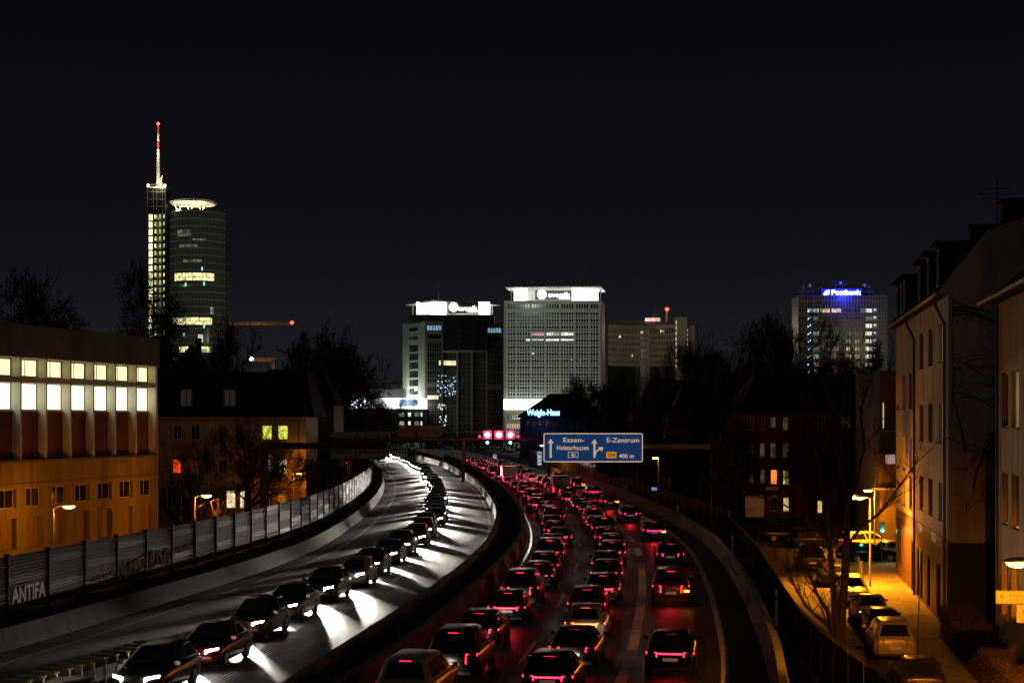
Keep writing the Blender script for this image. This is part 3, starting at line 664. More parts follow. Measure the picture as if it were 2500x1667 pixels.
# lower storeys
ops = []
for i in range(len(fins)-1):
    c = (fins[i]+fins[i+1])/2; ops.append((c-.95,c+.95,Z(3.40),Z(4.62))); ops.append((c-1.0,c+1.0,Z(0.75),Z(2.75)))
wm = wall(S1-.22-S0, Z(6.30), ops, 0.45, 0, S0); wm.build("wall", M_B1, b1)
bk = MB(); bk.box(S0,S1-.25,.46,.94,0,Z(6.28)); bk.build("inner_wall", M_B1F, b1)
M_SHUT = mat("wood_shutter", (0.30,0.20,0.10), 0.8, var=0.3, scale=1.5, streak=True)
for k,o in enumerate(ops):
    if k % 2 == 0: window(b1, o, M_WGL, M_WFR, y=.22, bars=1, sill=M_B1)
    else:
        a,b,c,e_ = o; sh = None
        fr = MB(); fr.box(a,b,.40,.45,c,e_); sh = fr.build("shutter", M_SHUT, b1)
        for q in range(8):
            w_ = (b-a)/8; sm = MB(); sm.box(a+q*w_+.015,a+(q+1)*w_-.015,.36,.398,c+.03,e_-.03); sm.build("board", M_SHUT, sh)
mb = MB(); mb.box(S0,S1,-.10,.0,Z(3.22),Z(3.34)); mb.build("ledge", M_B1, b1)
mb = MB(); mb.box(S0,S1,-.06,.0,Z(4.92),Z(5.0)); mb.build("ledge", M_GUT, b1)
mb = MB(); mb.tube([(S1-.35,-.10,0),(S1-.35,-.10,Z(13.0))],.06,8); mb.build("downpipe", M_B1, b1)

# ---------------- house behind, frontal, with dark mansard
M_H2 = mat("sand_render", (0.34,0.26,0.15), 0.9, var=0.2, scale=0.5, streak=True); M_H2B = mat("brown_brick", (0.17,0.10,0.06), 0.9, var=0.3, scale=4, bump=0.3, bscale=12)
G_GREEN = glow("lit_greenish_window", (0.85,0.95,0.10), 0.95, True, 0.3, 2.5, 0.6); G_RED = glow("lit_red_curtain", (1.0,0.06,0.005), 0.8, True, 0.6, 1.6, 0.5)
G_REDD = glow("dim_red_curtain", (1.0,0.05,0.02), 0.03, False, 0.3, 2); G_WARM = glow("lit_warm_window", (1.0,0.80,0.48), 1.1, True, 0.2, 2.0, 0.6)
YH = 165.0
h2 = thing("town_house", "sand-coloured house with dark roof, red curtain and yellow-green lit windows", "house", (gx(380,YH),YH,-1.5))
wx = lambda px: gx(px,YH)-gx(380,YH); wz = lambda py: gz(py,YH)+1.5
HW = wx(747); eave = wz(1019)
w_ops = []
rows3 = [(423,443,M_WGL),(466,487.6,M_WGL),(533.5,553.6,M_WGL),(573.7,592,M_WGL),(639.7,664,G_GREEN),(678,703,G_GREEN)]
rows2 = [(421.6,442.6,G_RED),(463,486,G_REDD),(533.5,553.6,M_WGL),(573.7,592,M_WGL),(640,663,G_WARM),(677,701.4,G_WARM)]
rows1 = [(407,430,M_WGL),(441.7,466,M_WGL),(500,522,M_WGL),(552,575,G_WARM),(585,600,G_WARM),(652,664,M_WGL),(678,700,G_REDD)]
for rows,(t_,b_) in ((rows3,(1038,1073)),(rows2,(1121,1155)),(rows1,(1197,1240))):
    for a,b,m in rows: w_ops.append(((wx(a),wx(b),wz(b_),wz(t_)),m))
wall(HW, eave-wz(1189), [o for o,m in w_ops if o[2] > wz(1189)], .25, wz(1189)).build("wall", M_H2, h2)
wall(HW, wz(1189)-.02, [o for o,m in w_ops if o[2] < wz(1189)], .25, 0).build("brick_base", M_H2B, h2)
mb = MB(); mb.box(0,HW,.26,10,0,eave-.02); mb.build("core", M_H2, h2)
mb = MB(); mb.box(-.05,HW+.05,-.12,-.002,wz(1189)-.08,wz(1189)+.06); mb.build("string_course", M_H2, h2)
for o,m in w_ops: window(h2, o, m, M_WFR, y=.10, bars=0 if m in (G_RED,G_REDD) else 1, sill=M_WFR)
cm = MB(); hx = (wx(677)+wx(701.4))/2; cm.prism([(hx-.16,wz(1152)),(hx+.22,wz(1152)),(hx+.12,wz(1134)),(hx+.03,wz(1126)),(hx-.08,wz(1132))],.105,.118); cm.build("hanging_coat", mat("dark_coat",(0.03,0.02,0.02),0.9), h2)
rf = MB(); rz_ = wz(907)
rf.prism([(-.6,eave),(HW+.8,eave),(HW+.8,eave+.12),(HW+.2,eave+.3),(HW-.6,rz_),(.4,rz_),(-.6,eave+.15)], 0, 9); 
rfo = MB(); rfo.add([(-.8,-.55,eave+.05),(HW+.9,-.55,eave+.05),(HW+.9,10.5,eave+.05),(-.8,10.5,eave+.05),(.2,1.6,rz_),(HW-.2,1.6,rz_),(HW-.2,8.5,rz_),(.2,8.5,rz_)],[(0,1,5,4),(1,2,6,5),(2,3,7,6),(3,0,4,7),(4,5,6,7),(0,3,2,1)])
ro = rfo.build("roof", M_ROOF, h2)
gm = MB(); gm.box(-.8,HW+.9,-.68,-.55,eave-.05,eave+.08); gm.build("gutter", M_H2, h2)
for px in (455,561):
    x = wx(px); z0 = wz(1002); z1 = wz(950); dm = MB(); dm.box(x-.85,x+.85,-.02,3.0,z0,z1+.25); dd = dm.build("dormer", M_ROOF, h2)
    mw = MB(); a,b = x-.62,x+.62
    for q in ((a,a+.1,z0,z1),(b-.1,b,z0,z1),(a+.1,b-.1,z0,z0+.1),(a+.1,b-.1,z1-.1,z1),(x-.05,x+.05,z0+.1,z1-.1)): mw.box(q[0],q[1],-.06,-.025,q[2],q[3])
    mw.build("window_frame", mat("faint_frame",(0.16,0.17,0.14),0.6,var=0.3), dd)
    pn = MB(); pn.quad((a+.1,-.03,z0+.1),(b-.1,-.03,z0+.1),(b-.1,-.03,z1-.1),(a+.1,-.03,z1-.1)); pn.build("pane", glow("faint_window",(0.7,0.8,0.6),0.004,False,0.5,2.0), dd)
dp = MB(); dp.tube([(wx(730),-.1,0),(wx(730),-.1,eave)],.05,6); dp.build("downpipe", M_GUT, h2)

# ---------------- dark houses without light
def dark_house(label, px0, px1, py_e, py_r, Y, dep=12, zb=-2.2, hip=0.25, name="unlit_house", m=None, winrows=()):
    x0 = gx(px0,Y); W_ = gx(px1,Y)-x0; ze = gz(py_e,Y)-zb; zr_ = gz(py_r,Y)-zb
    t = thing(name, label, "house", (x0,Y,zb)); m = m or mat("dark_render",(0.05,0.045,0.04),0.9)
    mb = MB(); mb.box(0,W_,0,dep,0,ze); mb.build("wall", m, t)
    r_ = MB(); h = W_*hip
    r_.add([(-.4,-.4,ze),(W_+.4,-.4,ze),(W_+.4,dep+.4,ze),(-.4,dep+.4,ze),(h,dep*.45,zr_),(W_-h,dep*.45,zr_)],[(0,1,5,4),(1,2,5),(2,3,4,5),(3,0,4),(0,3,2,1)]); ro_ = r_.build("roof", M_ROOF, t)
    cm_ = MB(); cm_.box(W_*.6,W_*.6+.7,dep*.4,dep*.4+.7,zr_-1.2,zr_+.9); cm_.build("chimney", m, ro_)
    for (a,b,c,d_,pm) in winrows:
        o = (gx(a,Y)-x0,gx(b,Y)-x0,gz(d_,Y)-zb,gz(c,Y)-zb)
        wf = MB(); wf.box(o[0]-.07,o[1]+.07,-.05,-.002,o[2]-.07,o[3]+.07); f_ = wf.build("window", M_WFR, t)
        pn_ = MB(); pn_.quad((o[0],-.056,o[2]),(o[1],-.056,o[2]),(o[1],-.056,o[3]),(o[0],-.056,o[3])); pn_.build("pane", pm, f_)
    return t
dark_house("unlit gabled house behind the sand-coloured house, left of round tree", 600, 815, 990, 898, 205, hip=0.18)
dark_house("unlit steep-roofed house behind and above the sand-coloured house", 395, 500, 940, 838, 200, hip=0.45)
dark_house("dark house in shadow to the right of the blue direction sign", 1560, 1800, 1010, 925, 265, hip=0.15)
dark_house("wide unlit house among trees left of the red house", 1640, 1830, 1040, 930, 215, hip=0.2)

# ---------------- red house at the far end of the side street
M_RED = mat("red_render", (0.17,0.008,0.007), 0.85, var=0.25, scale=0.5)
G_DIMW = glow("dim_window", (1.0,0.72,0.36), 0.04, False, 0.8, 1.2, 0.15); G_YW = glow("lit_yellow_window", (1.0,0.72,0.22), 0.55, True, 0.5, 1.0, 0.4); G_RW = glow("lit_orange_red_window", (1.0,0.20,0.02), 1.3, True, 0.4, 1.2, 0.6)
YR = 176.0; zb = -1.6
r3 = thing("red_house", "long red rendered house with dark roof at the end of the street", "house", (gx(1812,YR),YR,zb))
qx = lambda px: gx(px,YR)-gx(1812,YR); qz = lambda py: gz(py,YR)-zb
W3 = qx(2180); ev = qz(1008)
ro3 = []
for (a,b,c,d_,m) in [(1826,1840,1018,1048,M_WGL),(1855,1867,1018,1048,M_WGL),(1881,1894,1018,1043,G_DIMW),(1911,1924,1018,1050,G_DIMW),(1998,2014,1018,1050,M_WGL),(2050,2076,1018,1050,G_DIMW),(2106,2120,1018,1050,M_WGL),
     (1826,1840,1081,1115,G_DIMW),(1855,1867,1081,1115,G_DIMW),(1881,1894,1081,1117,G_DIMW),(1911,1926,1081,1117,G_DIMW),(2004,2021,1086,1118,G_DIMW),(2058,2075,1088,1118,G_DIMW),(2104,2128,1086,1118,M_WGL),
     (1827,1840,1145,1177,G_DIMW),(1856,1867,1145,1178,G_DIMW),(1881.5,1897.5,1146,1182,G_RW),(1911.6,1927,1148,1185,G_YW),(2050,2060,1152,1182,G_DIMW),(2066,2078,1152,1182,G_DIMW),(2104,2130,1152,1184,M_WGL),
     (1857,1866,1207,1230,M_WGL),(1881,1897,1208,1246,M_WGL),(1912,1927,1214,1248,G_YW),(1996,2008,1222,1252,G_YW),(2112,2124,1222,1250,M_WGL)]:
    ro3.append(((qx(a),qx(b),qz(d_),qz(c)),m))
wall(W3, ev, [o for o,m in ro3], .25).build("wall", M_RED, r3)
mb = MB(); mb.box(0,W3,.26,12,0,ev-.02); mb.build("core", M_RED, r3)
for o,m in ro3: window(r3, o, m, M_WFR, y=.10, bars=1, sill=M_WFR, t=.05)
rt = MB(); zt_ = qz(914)
rt.add([(-.5,-.5,ev),(W3+.5,-.5,ev),(W3+.5,12.5,ev),(-.5,12.5,ev),(2,4,zt_),(W3-2,4,zt_),(W3-2,8,zt_),(2,8,zt_)],[(0,1,5,4),(1,2,6,5),(2,3,7,6),(3,0,4,7),(4,5,6,7),(0,3,2,1)]); rt.build("roof", M_ROOF, r3)
mb = MB(); mb.box(-.05,W3+.05,-.1,-.003,qz(1186),qz(1182)); mb.build("string_course", M_RED, r3)

# ---------------- balcony house squeezed between the red house and the pale terrace
YB = 128.0; bb = thing("balcony_house", "narrow dark house with stacked balconies beside the pale terrace", "house", (gx(2133,YB),YB,-1.6))
bw = gx(2186,YB)-gx(2133,YB)
mb = MB(); mb.box(.5,bw+3,0,9,0,gz(905,YB)+1.6); mb.build("wall", mat("dark_brown_render",(0.06,0.04,0.025),0.9), bb)
for py in (1050,1105,1190):
    z = gz(py,YB)+1.6; m1 = MB(); m1.box(-.2,bw+.2,-1.2,-.002,z-.12,z); bl = m1.build("balcony", M_CONC_D, bb)
    m2 = MB(); m2.box(-.2,bw+.2,-1.22,-1.17,z+.9,z+.96)
    for k in range(9): m2.box(-.18+k*(bw+.3)/8,-.14+k*(bw+.3)/8,-1.21,-1.18,z,z+.9)
    m2.build("railing", M_DARKST, bl)
st_ = MB(); st_.box(bw*.42,bw*.46,-.06,-.01,gz(1044,YB)+1.6,gz(983,YB)+1.6); st_.build("lit_strip", glow("lit_strip_window",(1.0,0.78,0.25),0.7), bb)
st_ = MB(); st_.box(bw*.55,bw*.98,-.06,-.01,gz(1132,YB)+1.6,gz(1106,YB)+1.6); st_.build("window", glow("pale_blue_window",(0.55,0.75,1.0),0.22), bb)

# ---------------- pale terrace along the right-hand street
M_R1 = mat("pale_render", (0.48,0.42,0.30), 0.9, var=0.36, scale=0.6, bump=0.08, bscale=50, streak=True)
M_TILE = mat("glazed_brown_tile", (0.17,0.095,0.04), 0.35, var=0.3, scale=1.2, spec=0.6)
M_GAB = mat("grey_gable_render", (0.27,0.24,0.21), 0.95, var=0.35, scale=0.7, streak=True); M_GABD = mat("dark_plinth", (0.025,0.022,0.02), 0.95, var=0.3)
r1 = thing("terrace_house", "pale rendered four-storey terrace with tiled ground floor, beside the parked cars", "house", (26.4,109.8,-1.5), math.atan2(-.988,-.1516))
LN = 30.35; HE = 16.75
ops1 = []
for (a,b) in ((.5,2.6),(4.9,7.0),(9.6,11.6)):
    for (c,d_) in ((11.2,13.4),(7.3,9.4),(3.4+1.6,5.4+1.6)): ops1.append(((a,b,c,d_),M_WGL))
for q,(a,b) in enumerate(((16.0,18.2),(20.9,23.1),(26.0,28.4))):
    for (c,d_) in ((13.5,15.55),(9.3,11.4),(5.3,7.25)): ops1.append(((a,b,c,d_), M_WGL if q < 2 else glow("curtained_window",(1.0,0.72,0.30),0.10,False,0.5,1.2,0.5)))
ops1 = [(o, glow("blue_screen_window",(0.12,0.14,1.0),0.30,True) if (o[0] == 9.6 and o[2] == 7.3) else m) for o,m in ops1]
wall(LN, HE-4.5, [o for o,m in ops1], .28, 4.5).build("wall", M_R1, r1)
gops = [(1.6,4.2,1.2,3.6),(11.2,13.2,.05,3.0),(14.6,15.8,.05,2.9),(16.6,17.8,.1,2.9),(20.4,22.0,.1,2.9),(25.4,27.0,.1,2.9)]
gw = wall(LN, 4.46, gops, .35, 0).build("tiled_ground_floor", mat("tile_joint",(0.05,0.035,0.02),0.8), r1)
tl0 = None; tb = MB(); tb.box(-.475,.475,-.018,.002,-.235,.235); cnt = 0   # glazed wall tiles
for i in range(int(LN/1.0)):
    for j in range(9):
        x = .5+i*1.0; z = .25+j*.49
        if any(o[0]-.5 < x < o[1]+.5 and o[2]-.25 < z < o[3]+.25 for o in gops): continue
        if cnt >= 298: continue
        cnt += 1
        if tl0 is None: tl0 = tb.build("tile", M_TILE, gw); tl0.location = (x,0,z)
        else: link(tl0, gw, (x,random.uniform(-.003,.003),z), (random.uniform(-.006,.006),0,random.uniform(-.006,.006)))
for o in gops[:1]: window(r1, o, glow("shop_window",(1.0,0.6,0.15),0.25,True,0.3,1.0), M_WFR, y=.2, bars=1)
for o in gops[1:]: window(r1, o, M_WGL, M_DFR, y=.2, bars=0, cross=1)
for o,m in ops1: window(r1, o, m, M_WFR, y=.16, bars=1, sill=M_CONC_D)
mb = MB(); mb.box(0,LN-.01,.36,11,0,HE-.02); mb.build("core", M_GAB, r1)
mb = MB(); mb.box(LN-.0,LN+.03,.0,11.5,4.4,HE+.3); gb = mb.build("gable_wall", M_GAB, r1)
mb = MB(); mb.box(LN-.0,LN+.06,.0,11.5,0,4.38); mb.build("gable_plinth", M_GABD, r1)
prf = [(-.45,HE),(-.5,HE+.2),(1.9,HE+3.2),(5.8,HE+4.5),(9.6,HE+3.2),(11.9,HE+.2),(11.9,HE)]
rp = MB(); k = len(prf); rp.add([(-.3,y,z) for y,z in prf]+[(LN-.05,y,z) for y,z in prf],[tuple(range(k-1,-1,-1)),tuple(range(k,2*k))]+[(i,(i+1)%k,(i+1)%k+k,i+k) for i in range(k)])
rfo1 = rp.build("roof", M_ROOF, r1)
gp = MB(); gp.add([(LN-.04,y,z) for y,z in prf]+[(LN+.02,y,z) for y,z in prf],[tuple(range(k-1,-1,-1)),tuple(range(k,2*k))]+[(i,(i+1)%k,(i+1)%k+k,i+k) for i in range(k)]); gp.build("gable_top", M_GAB, r1)
gu = MB(); gu.tube([(-.3,-.55,HE+.1),(LN+.1,-.55,HE+.1)],.09,8); gu.build("gutter", M_GUT, r1)
for x in (14.0,29.7):
    pp = MB(); pp.tube([(x-.5,-.55,HE+.05),(x-.45,-.5,HE-.5),(x,-.12,HE-1.4),(x,-.12,HE-2),(x,-.12,.0)],.075,8); pp.build("downpipe", M_GUT, r1)
for x in (1.5,4.5,7.0,16.5,21.3,26.2):
    dm = MB(); dm.box(x-.8,x+.8,-.05,3.2,HE+.5,HE+2.9); dd = dm.build("dormer", M_ROOF, r1)
    dc = MB(); dc.box(x-1.0,x+1.0,-.35,3.3,HE+2.9,HE+3.05); dc.build("dormer_roof", M_ROOF, dd)
    df = MB()
    for a,b,c,d_ in ((x-.6,x-.5,.7,2.7),(x+.5,x+.6,.7,2.7),(x-.5,x+.5,.7,.8),(x-.5,x+.5,2.6,2.7),(x-.04,x+.04,.8,2.6)): df.box(a,b,-.09,-.055,HE+c,HE+d_)
    df.build("window_frame", mat("faint_frame",(0.16,0.17,0.14),0.6,var=0.3), dd)
for (x,y,w_,h_) in ((23.8,2.6,.9,1.35),(27.8,3.7,1.0,1.5)):
    ch = MB(); ch.box(x-w_/2,x+w_/2,y-h_/2,y+h_/2,HE+2.5,HE+y*.75+2.1); c_ = ch.build("chimney", mat("sooty_brick",(0.03,0.024,0.02),0.95), rfo1)
    cc = MB(); cc.box(x-w_/2-.12,x+w_/2+.12,y-h_/2-.12,y+h_/2+.12,HE+y*.75+2.1,HE+y*.75+2.25); cc.build("chimney_cap", M_GABD, rfo1)
an = thing("roof_aerial", "thin television aerial on the terrace roof at the right edge", "aerial", (24.9,82.0,16.5))
am = MB(); am.tube([(0,0,0),(0,0,4.9)],.03,5); am.build("mast", M_DARKST, an)
for z,l in ((4.1,1.0),(3.85,.75),(4.35,.7)): q = MB(); q.tube([(-l,0,z),(l,0,z)],.018,4); q.build("element", M_DARKST, an)
# ivy stems on the gable
iv = MB(); rr = random.Random(5)
def vine(x, z, dx, dz, r_, n_, dep_):
    pts = [(LN+.10,x,z)]; 
    for _ in range(n_):
        dx += rr.uniform(-.12,.12); dz += rr.uniform(-.08,.05); dx *= .96; x = min(max(x+dx,.2),9); z += dz; z = min(z, HE+.2+x*1.3)
        pts.append((LN+.10+rr.uniform(-.02,.02),x,z))
        if dep_ > 0 and rr.random() < .45: vine(x,z,dx+rr.uniform(-.3,.3),abs(dz)*rr.uniform(.3,1.0),r_*.6,int(n_*.6),dep_-1)
    iv.tube(pts, [r_*(1-.7*i/len(pts)) for i in range(len(pts))], 4)
vine(1.2,7.0,.02,.42,.055,26,3); vine(1.8,6.0,.05,.40,.05,24,3); vine(2.6,10.0,.05,.35,.045,18,3); vine(.8,9.0,.04,.4,.04,18,2)
ivo = iv.build("ivy_stems", mat("ivy_bark",(0.022,0.017,0.012),0.95), r1)

# ---------------- ochre house at the right edge
M_R2 = mat("ochre_render", (0.50,0.36,0.13), 0.9, var=0.3, scale=0.7, streak=True)
r2 = thing("ochre_house", "ochre rendered house cut by the right picture edge", "house", (20.1,66,-1.5), math.atan2(-.988,-.1516))
ops2 = []
for (a,b) in ((.9,2.5),(3.4,5.2),(6.5,8.2),(10,11.8)):
    for (c,d_) in ((10.2,12.4),(6.3,8.4),(2.6,4.8)): ops2.append((a,b,c,d_))
wall(22, 15.3, ops2, .28).build("wall", M_R2, r2)
mb = MB(); mb.box(0.02,22,.3,10,0,15.2); mb.build("core", M_R2, r2)
for o in ops2: window(r2, o, glow("curtained_window",(1.0,0.72,0.30),0.10,False,0.5,1.2,0.5) if o[2] == 10.2 and o[0] > 3 else M_WGL, M_WFR, y=.14, bars=1, sill=M_R2)
rp = MB(); rp.add([(-.5,-.7,15.3),(22,-.7,15.3),(22,10.5,15.3),(-.5,10.5,15.3),(-.5,5,20),(22,5,20)],[(0,1,5,4),(2,3,4,5),(3,0,4),(1,2,5),(0,3,2,1)]); rp.build("roof", M_ROOF, r2)
gu = MB(); gu.tube([(-.5,-.75,15.35),(22,-.75,15.35)],.09,8); gu.build("gutter", M_GUT, r2)
dp = MB(); dp.tube([(.25,-.1,0),(.25,-.1,15.2)],.07,8); dp.build("downpipe", M_GUT, r2)

# ---------------- clipped hedge at the foot of the ochre house
hd = thing("clipped_hedge", "clipped brown hedge at the bottom right, beside the pavement", "hedge", (0,0,0))
hb = MB(); hr_ = random.Random(9)
def hp(t, o, z): y = 77.5-(77.5-52)*t; return Vector((fac(y)-.75+o, y, z))
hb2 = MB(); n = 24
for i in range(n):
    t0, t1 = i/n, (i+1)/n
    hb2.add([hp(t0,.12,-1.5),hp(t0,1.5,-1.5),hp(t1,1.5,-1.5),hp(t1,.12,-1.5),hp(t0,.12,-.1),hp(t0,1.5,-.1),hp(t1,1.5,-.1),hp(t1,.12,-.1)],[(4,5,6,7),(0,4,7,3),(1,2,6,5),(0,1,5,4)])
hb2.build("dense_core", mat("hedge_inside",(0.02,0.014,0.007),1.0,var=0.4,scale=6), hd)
for _ in range(26000):
    t = hr_.random(); s = hr_.random()
    if s < .5: o = hr_.uniform(-.02,.16); z = hr_.uniform(-1.5,-.02)
    else: o = hr_.uniform(0,1.6); z = hr_.uniform(-.14,.05)
    p = hp(t,o,z); d1 = Vector((hr_.uniform(-1,1),hr_.uniform(-1,1),hr_.uniform(-1,1))).normalized()*.055; d2 = Vector((hr_.uniform(-1,1),hr_.uniform(-1,1),hr_.uniform(-1,1))).normalized()*.03
    hb.add([p-d1,p+d2,p+d1],[(0,1,2)])
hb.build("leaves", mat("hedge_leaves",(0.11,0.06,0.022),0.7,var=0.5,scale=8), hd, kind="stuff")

# ================================================================== lamps, gantries, signs
SOD = (1.0, 0.29, 0.008)
G_SOD = glow("sodium_lens", (1.0,0.50,0.06), 40.0, False)
M_POST = mat("lamp_post_paint", (0.30,0.27,0.20), 0.6, var=0.2)
def street_lamp(label, base, top_z, arm, power, heads=1, cut=None):
    t = thing("street_lamp", label, "street lamp", base, 0.0, "sodium street lamps"); h = top_z-base[2]
    mb = MB(); mb.tube([(0,0,0),(0,0,h*.5),(0,0,h)],[.075,.06,.045],8); mb.build("post", M_POST, t)
    ax, ay = arm; ln = math.hypot(ax,ay); dx, dy = ax/ln, ay/ln
    for hgt in range(heads):
        l = ln*(1 - .0*hgt); o = Vector((-dy,dx,0))*(.35*(hgt-.5)*2 if heads > 1 else 0)
        a = MB(); a.tube([(0,0,h-.05),(dx*l*.5+o.x*.5,dy*l*.5+o.y*.5,h+.10),(dx*l+o.x,dy*l+o.y,h+.12)],.03,6); a.build("arm", M_POST, t)
        c = Vector((dx*l,dy*l,h+.10))+o; hm = MB(); vv = []
        for k in range(9):
            u = k/8*2-1; r_ = .18*math.sqrt(max(0.02,1-u*u))
            for j in range(8):
                an_ = 2*math.pi*j/8; vv.append((c.x+dx*u*.42-dy*r_*math.cos(an_), c.y+dy*u*.42+dx*r_*math.cos(an_), c.z+r_*.6*math.sin(an_)+.03))
        hm.add(vv,[(i*8+j,i*8+(j+1)%8,(i+1)*8+(j+1)%8,(i+1)*8+j) for i in range(8) for j in range(8)]); hd_ = hm.build("lamp_head", M_POST, t, smooth=True)
        lm = MB(); vv = []
        for i in range(5):
            ph = i/4*math.pi/2
            for j in range(12):
                an_ = 2*math.pi*j/12; ru = .36*math.cos(ph); rv = .18*math.cos(ph)
                vv.append((c.x+dx*ru*math.cos(an_)-dy*rv*math.sin(an_), c.y+dy*ru*math.cos(an_)+dx*rv*math.sin(an_), c.z-.03-.15*math.sin(ph)))
        lm.add(vv,[(i*12+j,(i+1)*12+j,(i+1)*12+(j+1)%12,i*12+(j+1)%12) for i in range(4) for j in range(12)]+[tuple(range(48,60))])
        lm.build("lens", G_SOD, hd_)
        if cut:                                  # shielded lantern: most light goes down, a little spills
            lamp("lamp_light", 'SPOT', (c.x,c.y,c.z-.2), power/heads, SOD, t, 0.10, R(cut[0]), (R(cut[1]),R(cut[2]),0), 0.4)
            lamp("lamp_spill", 'POINT', (c.x,c.y,c.z-.26), cut[3]/heads, SOD, t, 0.10)
        else: lamp("lamp_light", 'POINT', (c.x,c.y,c.z-.26), power/heads, SOD, t, 0.10)
    return t
LS = -1.5
street_lamp("sodium lamp in front of the cream office block, leftmost of all lamps", (-28.6,99.6,LS), 3.55, (.9,.25), 550)
street_lamp("sodium lamp over lit twigs between office block and sand-coloured house", (-22.6,113.8,LS), 3.55, (.8,.2), 800)
street_lamp("sodium lamp at the right corner of the sand-coloured house", (-22.2,162.2,LS), 3.55, (.6,-.2), 800)
street_lamp("double-headed sodium lamp on the pavement by the parked cars", (22.75,101.5,-1.5), 4.05, (-.85,-.25), 15000, heads=2, cut=(142,-8,-8,2200))
street_lamp("single sodium lamp just behind the double-headed one by the terrace", (28.6,126,-1.6), 3.4, (-.55,-.1), 7000, cut=(140,0,-15,1500))
street_lamp("sodium lamp close to the ochre house at the right picture edge", (16.7,47.3,-1.5), 4.72, (-1.75,-.1), 10500, cut=(118,38,-6,350))
street_lamp("small distant sodium lamp to the left of the blue direction sign", (on(1312,1128,1.0).x*1.1, 265, -1.0), 4.75, (-.3,0), 900)
street_lamp("small sodium lamp among dark trees right of the blue direction sign", (gx(1607,200),200,-1.6), 4.2, (-.35,0), 700)

# ---------------- direction sign on its cantilever
M_BLUE = mat("sign_blue", (0.006,0.045,0.19), 0.45, var=0.12, scale=1.5, emit=(0.002,0.030,0.110), es=0.8, sample=False)   # panel, print and shield glow in place of headlight light on them
M_SWL = mat("sign_white_print_glow", (0.85,0.80,0.70), 0.5, var=0.08, emit=(1.0,0.76,0.56), es=0.42, sample=False); M_SW = mat("sign_white", (0.85,0.80,0.70), 0.5, var=0.08)
M_YEL = mat("sign_yellow", (0.80,0.48,0.03), 0.5, var=0.05, emit=(1.0,0.45,0.02), es=0.4, sample=False); M_BLK = mat("sign_black", (0.02,0.02,0.02), 0.6, var=0)
YS = 116.0; ds = thing("direction_sign_gantry", "blue motorway direction sign with white arrows, hung on a cantilever beam", "road sign", (gx(1745,YS),YS+.6,0))
ox = gx(1745,YS)
def sx_(px): return gx(px,YS)-ox
def sz_(py): return gz(py,YS)
M_BLKST = mat("black_painted_steel",(0.006,0.006,0.006),0.95,var=.2,spec=.1); mb = MB(); mb.box(-.2,.2,-.2,.2,-2,7.3); mb.build("post", M_BLKST, ds)
M_BEAM = mat("green_grey_beam",(0.03,0.038,0.032),0.6,var=0.3)
mb = MB(); mb.box(sx_(1340),-.22,-.16,.16,sz_(1096),sz_(1084)); mb.build("beam", M_BEAM, ds)
for px in (1380,1450,1520): mb = MB(); mb.box(sx_(px)-.05,sx_(px)+.05,-.36,-.16,sz_(1125),sz_(1060)); mb.build("bracket", M_STEEL, ds)
def rrect(mb, x0,x1,z0,z1,r,y0,y1,n=5):
    pts = []
    for cx,cz,a0 in ((x1-r,z0+r,-90),(x1-r,z1-r,0),(x0+r,z1-r,90),(x0+r,z0+r,180)):
        for k in range(n+1): a = R(a0+90*k/n); pts.append((cx+r*math.cos(a),cz+r*math.sin(a)))
    return mb.prism(pts,y0,y1)
X0,X1,Z0,Z1 = sx_(1327),sx_(1570),sz_(1128),sz_(1057)
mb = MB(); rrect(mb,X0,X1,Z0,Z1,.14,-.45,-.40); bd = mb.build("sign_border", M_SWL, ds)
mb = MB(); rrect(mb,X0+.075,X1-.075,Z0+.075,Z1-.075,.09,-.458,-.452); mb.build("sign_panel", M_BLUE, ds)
fy = -.470
def stext(body, px0, px1, py_base, hgt_px, m=M_SWL, bold=.006, y=fy):
    return text("lettering", body, hgt_px/F*YS/0.70, m, ds, (sx_(px0),y,sz_(py_base)), width=(px1-px0)/F*YS, extrude=.003, bold=bold)
sxx = lambda zx: 1300+zx/7.84; szz = lambda zy: 1030+zy/7.84
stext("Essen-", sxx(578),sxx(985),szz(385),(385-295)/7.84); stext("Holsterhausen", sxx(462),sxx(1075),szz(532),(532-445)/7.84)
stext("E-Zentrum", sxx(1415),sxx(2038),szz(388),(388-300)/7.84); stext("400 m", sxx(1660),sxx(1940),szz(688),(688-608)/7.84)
def spoly(pts, name="arrow", m=M_SWL, y=fy): q = MB(); q.prism([(sx_(sxx(a)),sz_(szz(b))) for a,b in pts],y-.002,y+.002); return q.build(name,m,ds)
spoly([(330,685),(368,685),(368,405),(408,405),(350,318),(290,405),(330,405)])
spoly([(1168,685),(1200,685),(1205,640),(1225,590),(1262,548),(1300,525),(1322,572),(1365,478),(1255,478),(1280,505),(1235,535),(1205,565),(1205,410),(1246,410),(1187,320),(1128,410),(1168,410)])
q = MB(); rrect(q,sx_(sxx(1415)),sx_(sxx(1610)),sz_(szz(690)),sz_(szz(570)),.06,fy+.001,fy+.006); q.build("route_shield", M_YEL, ds)
stext("224", sxx(1440),sxx(1580),szz(660),(660-598)/7.84,M_BLK,.003,fy-.004)
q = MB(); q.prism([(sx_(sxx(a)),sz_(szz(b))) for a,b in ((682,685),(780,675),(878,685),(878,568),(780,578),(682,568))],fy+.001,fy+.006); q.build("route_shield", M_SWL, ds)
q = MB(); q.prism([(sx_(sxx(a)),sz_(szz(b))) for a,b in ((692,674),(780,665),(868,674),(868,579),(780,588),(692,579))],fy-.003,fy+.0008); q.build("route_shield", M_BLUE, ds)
stext("40", sxx(735),sxx(825),szz(658),(658-598)/7.84,M_SWL,.004,fy-.006)

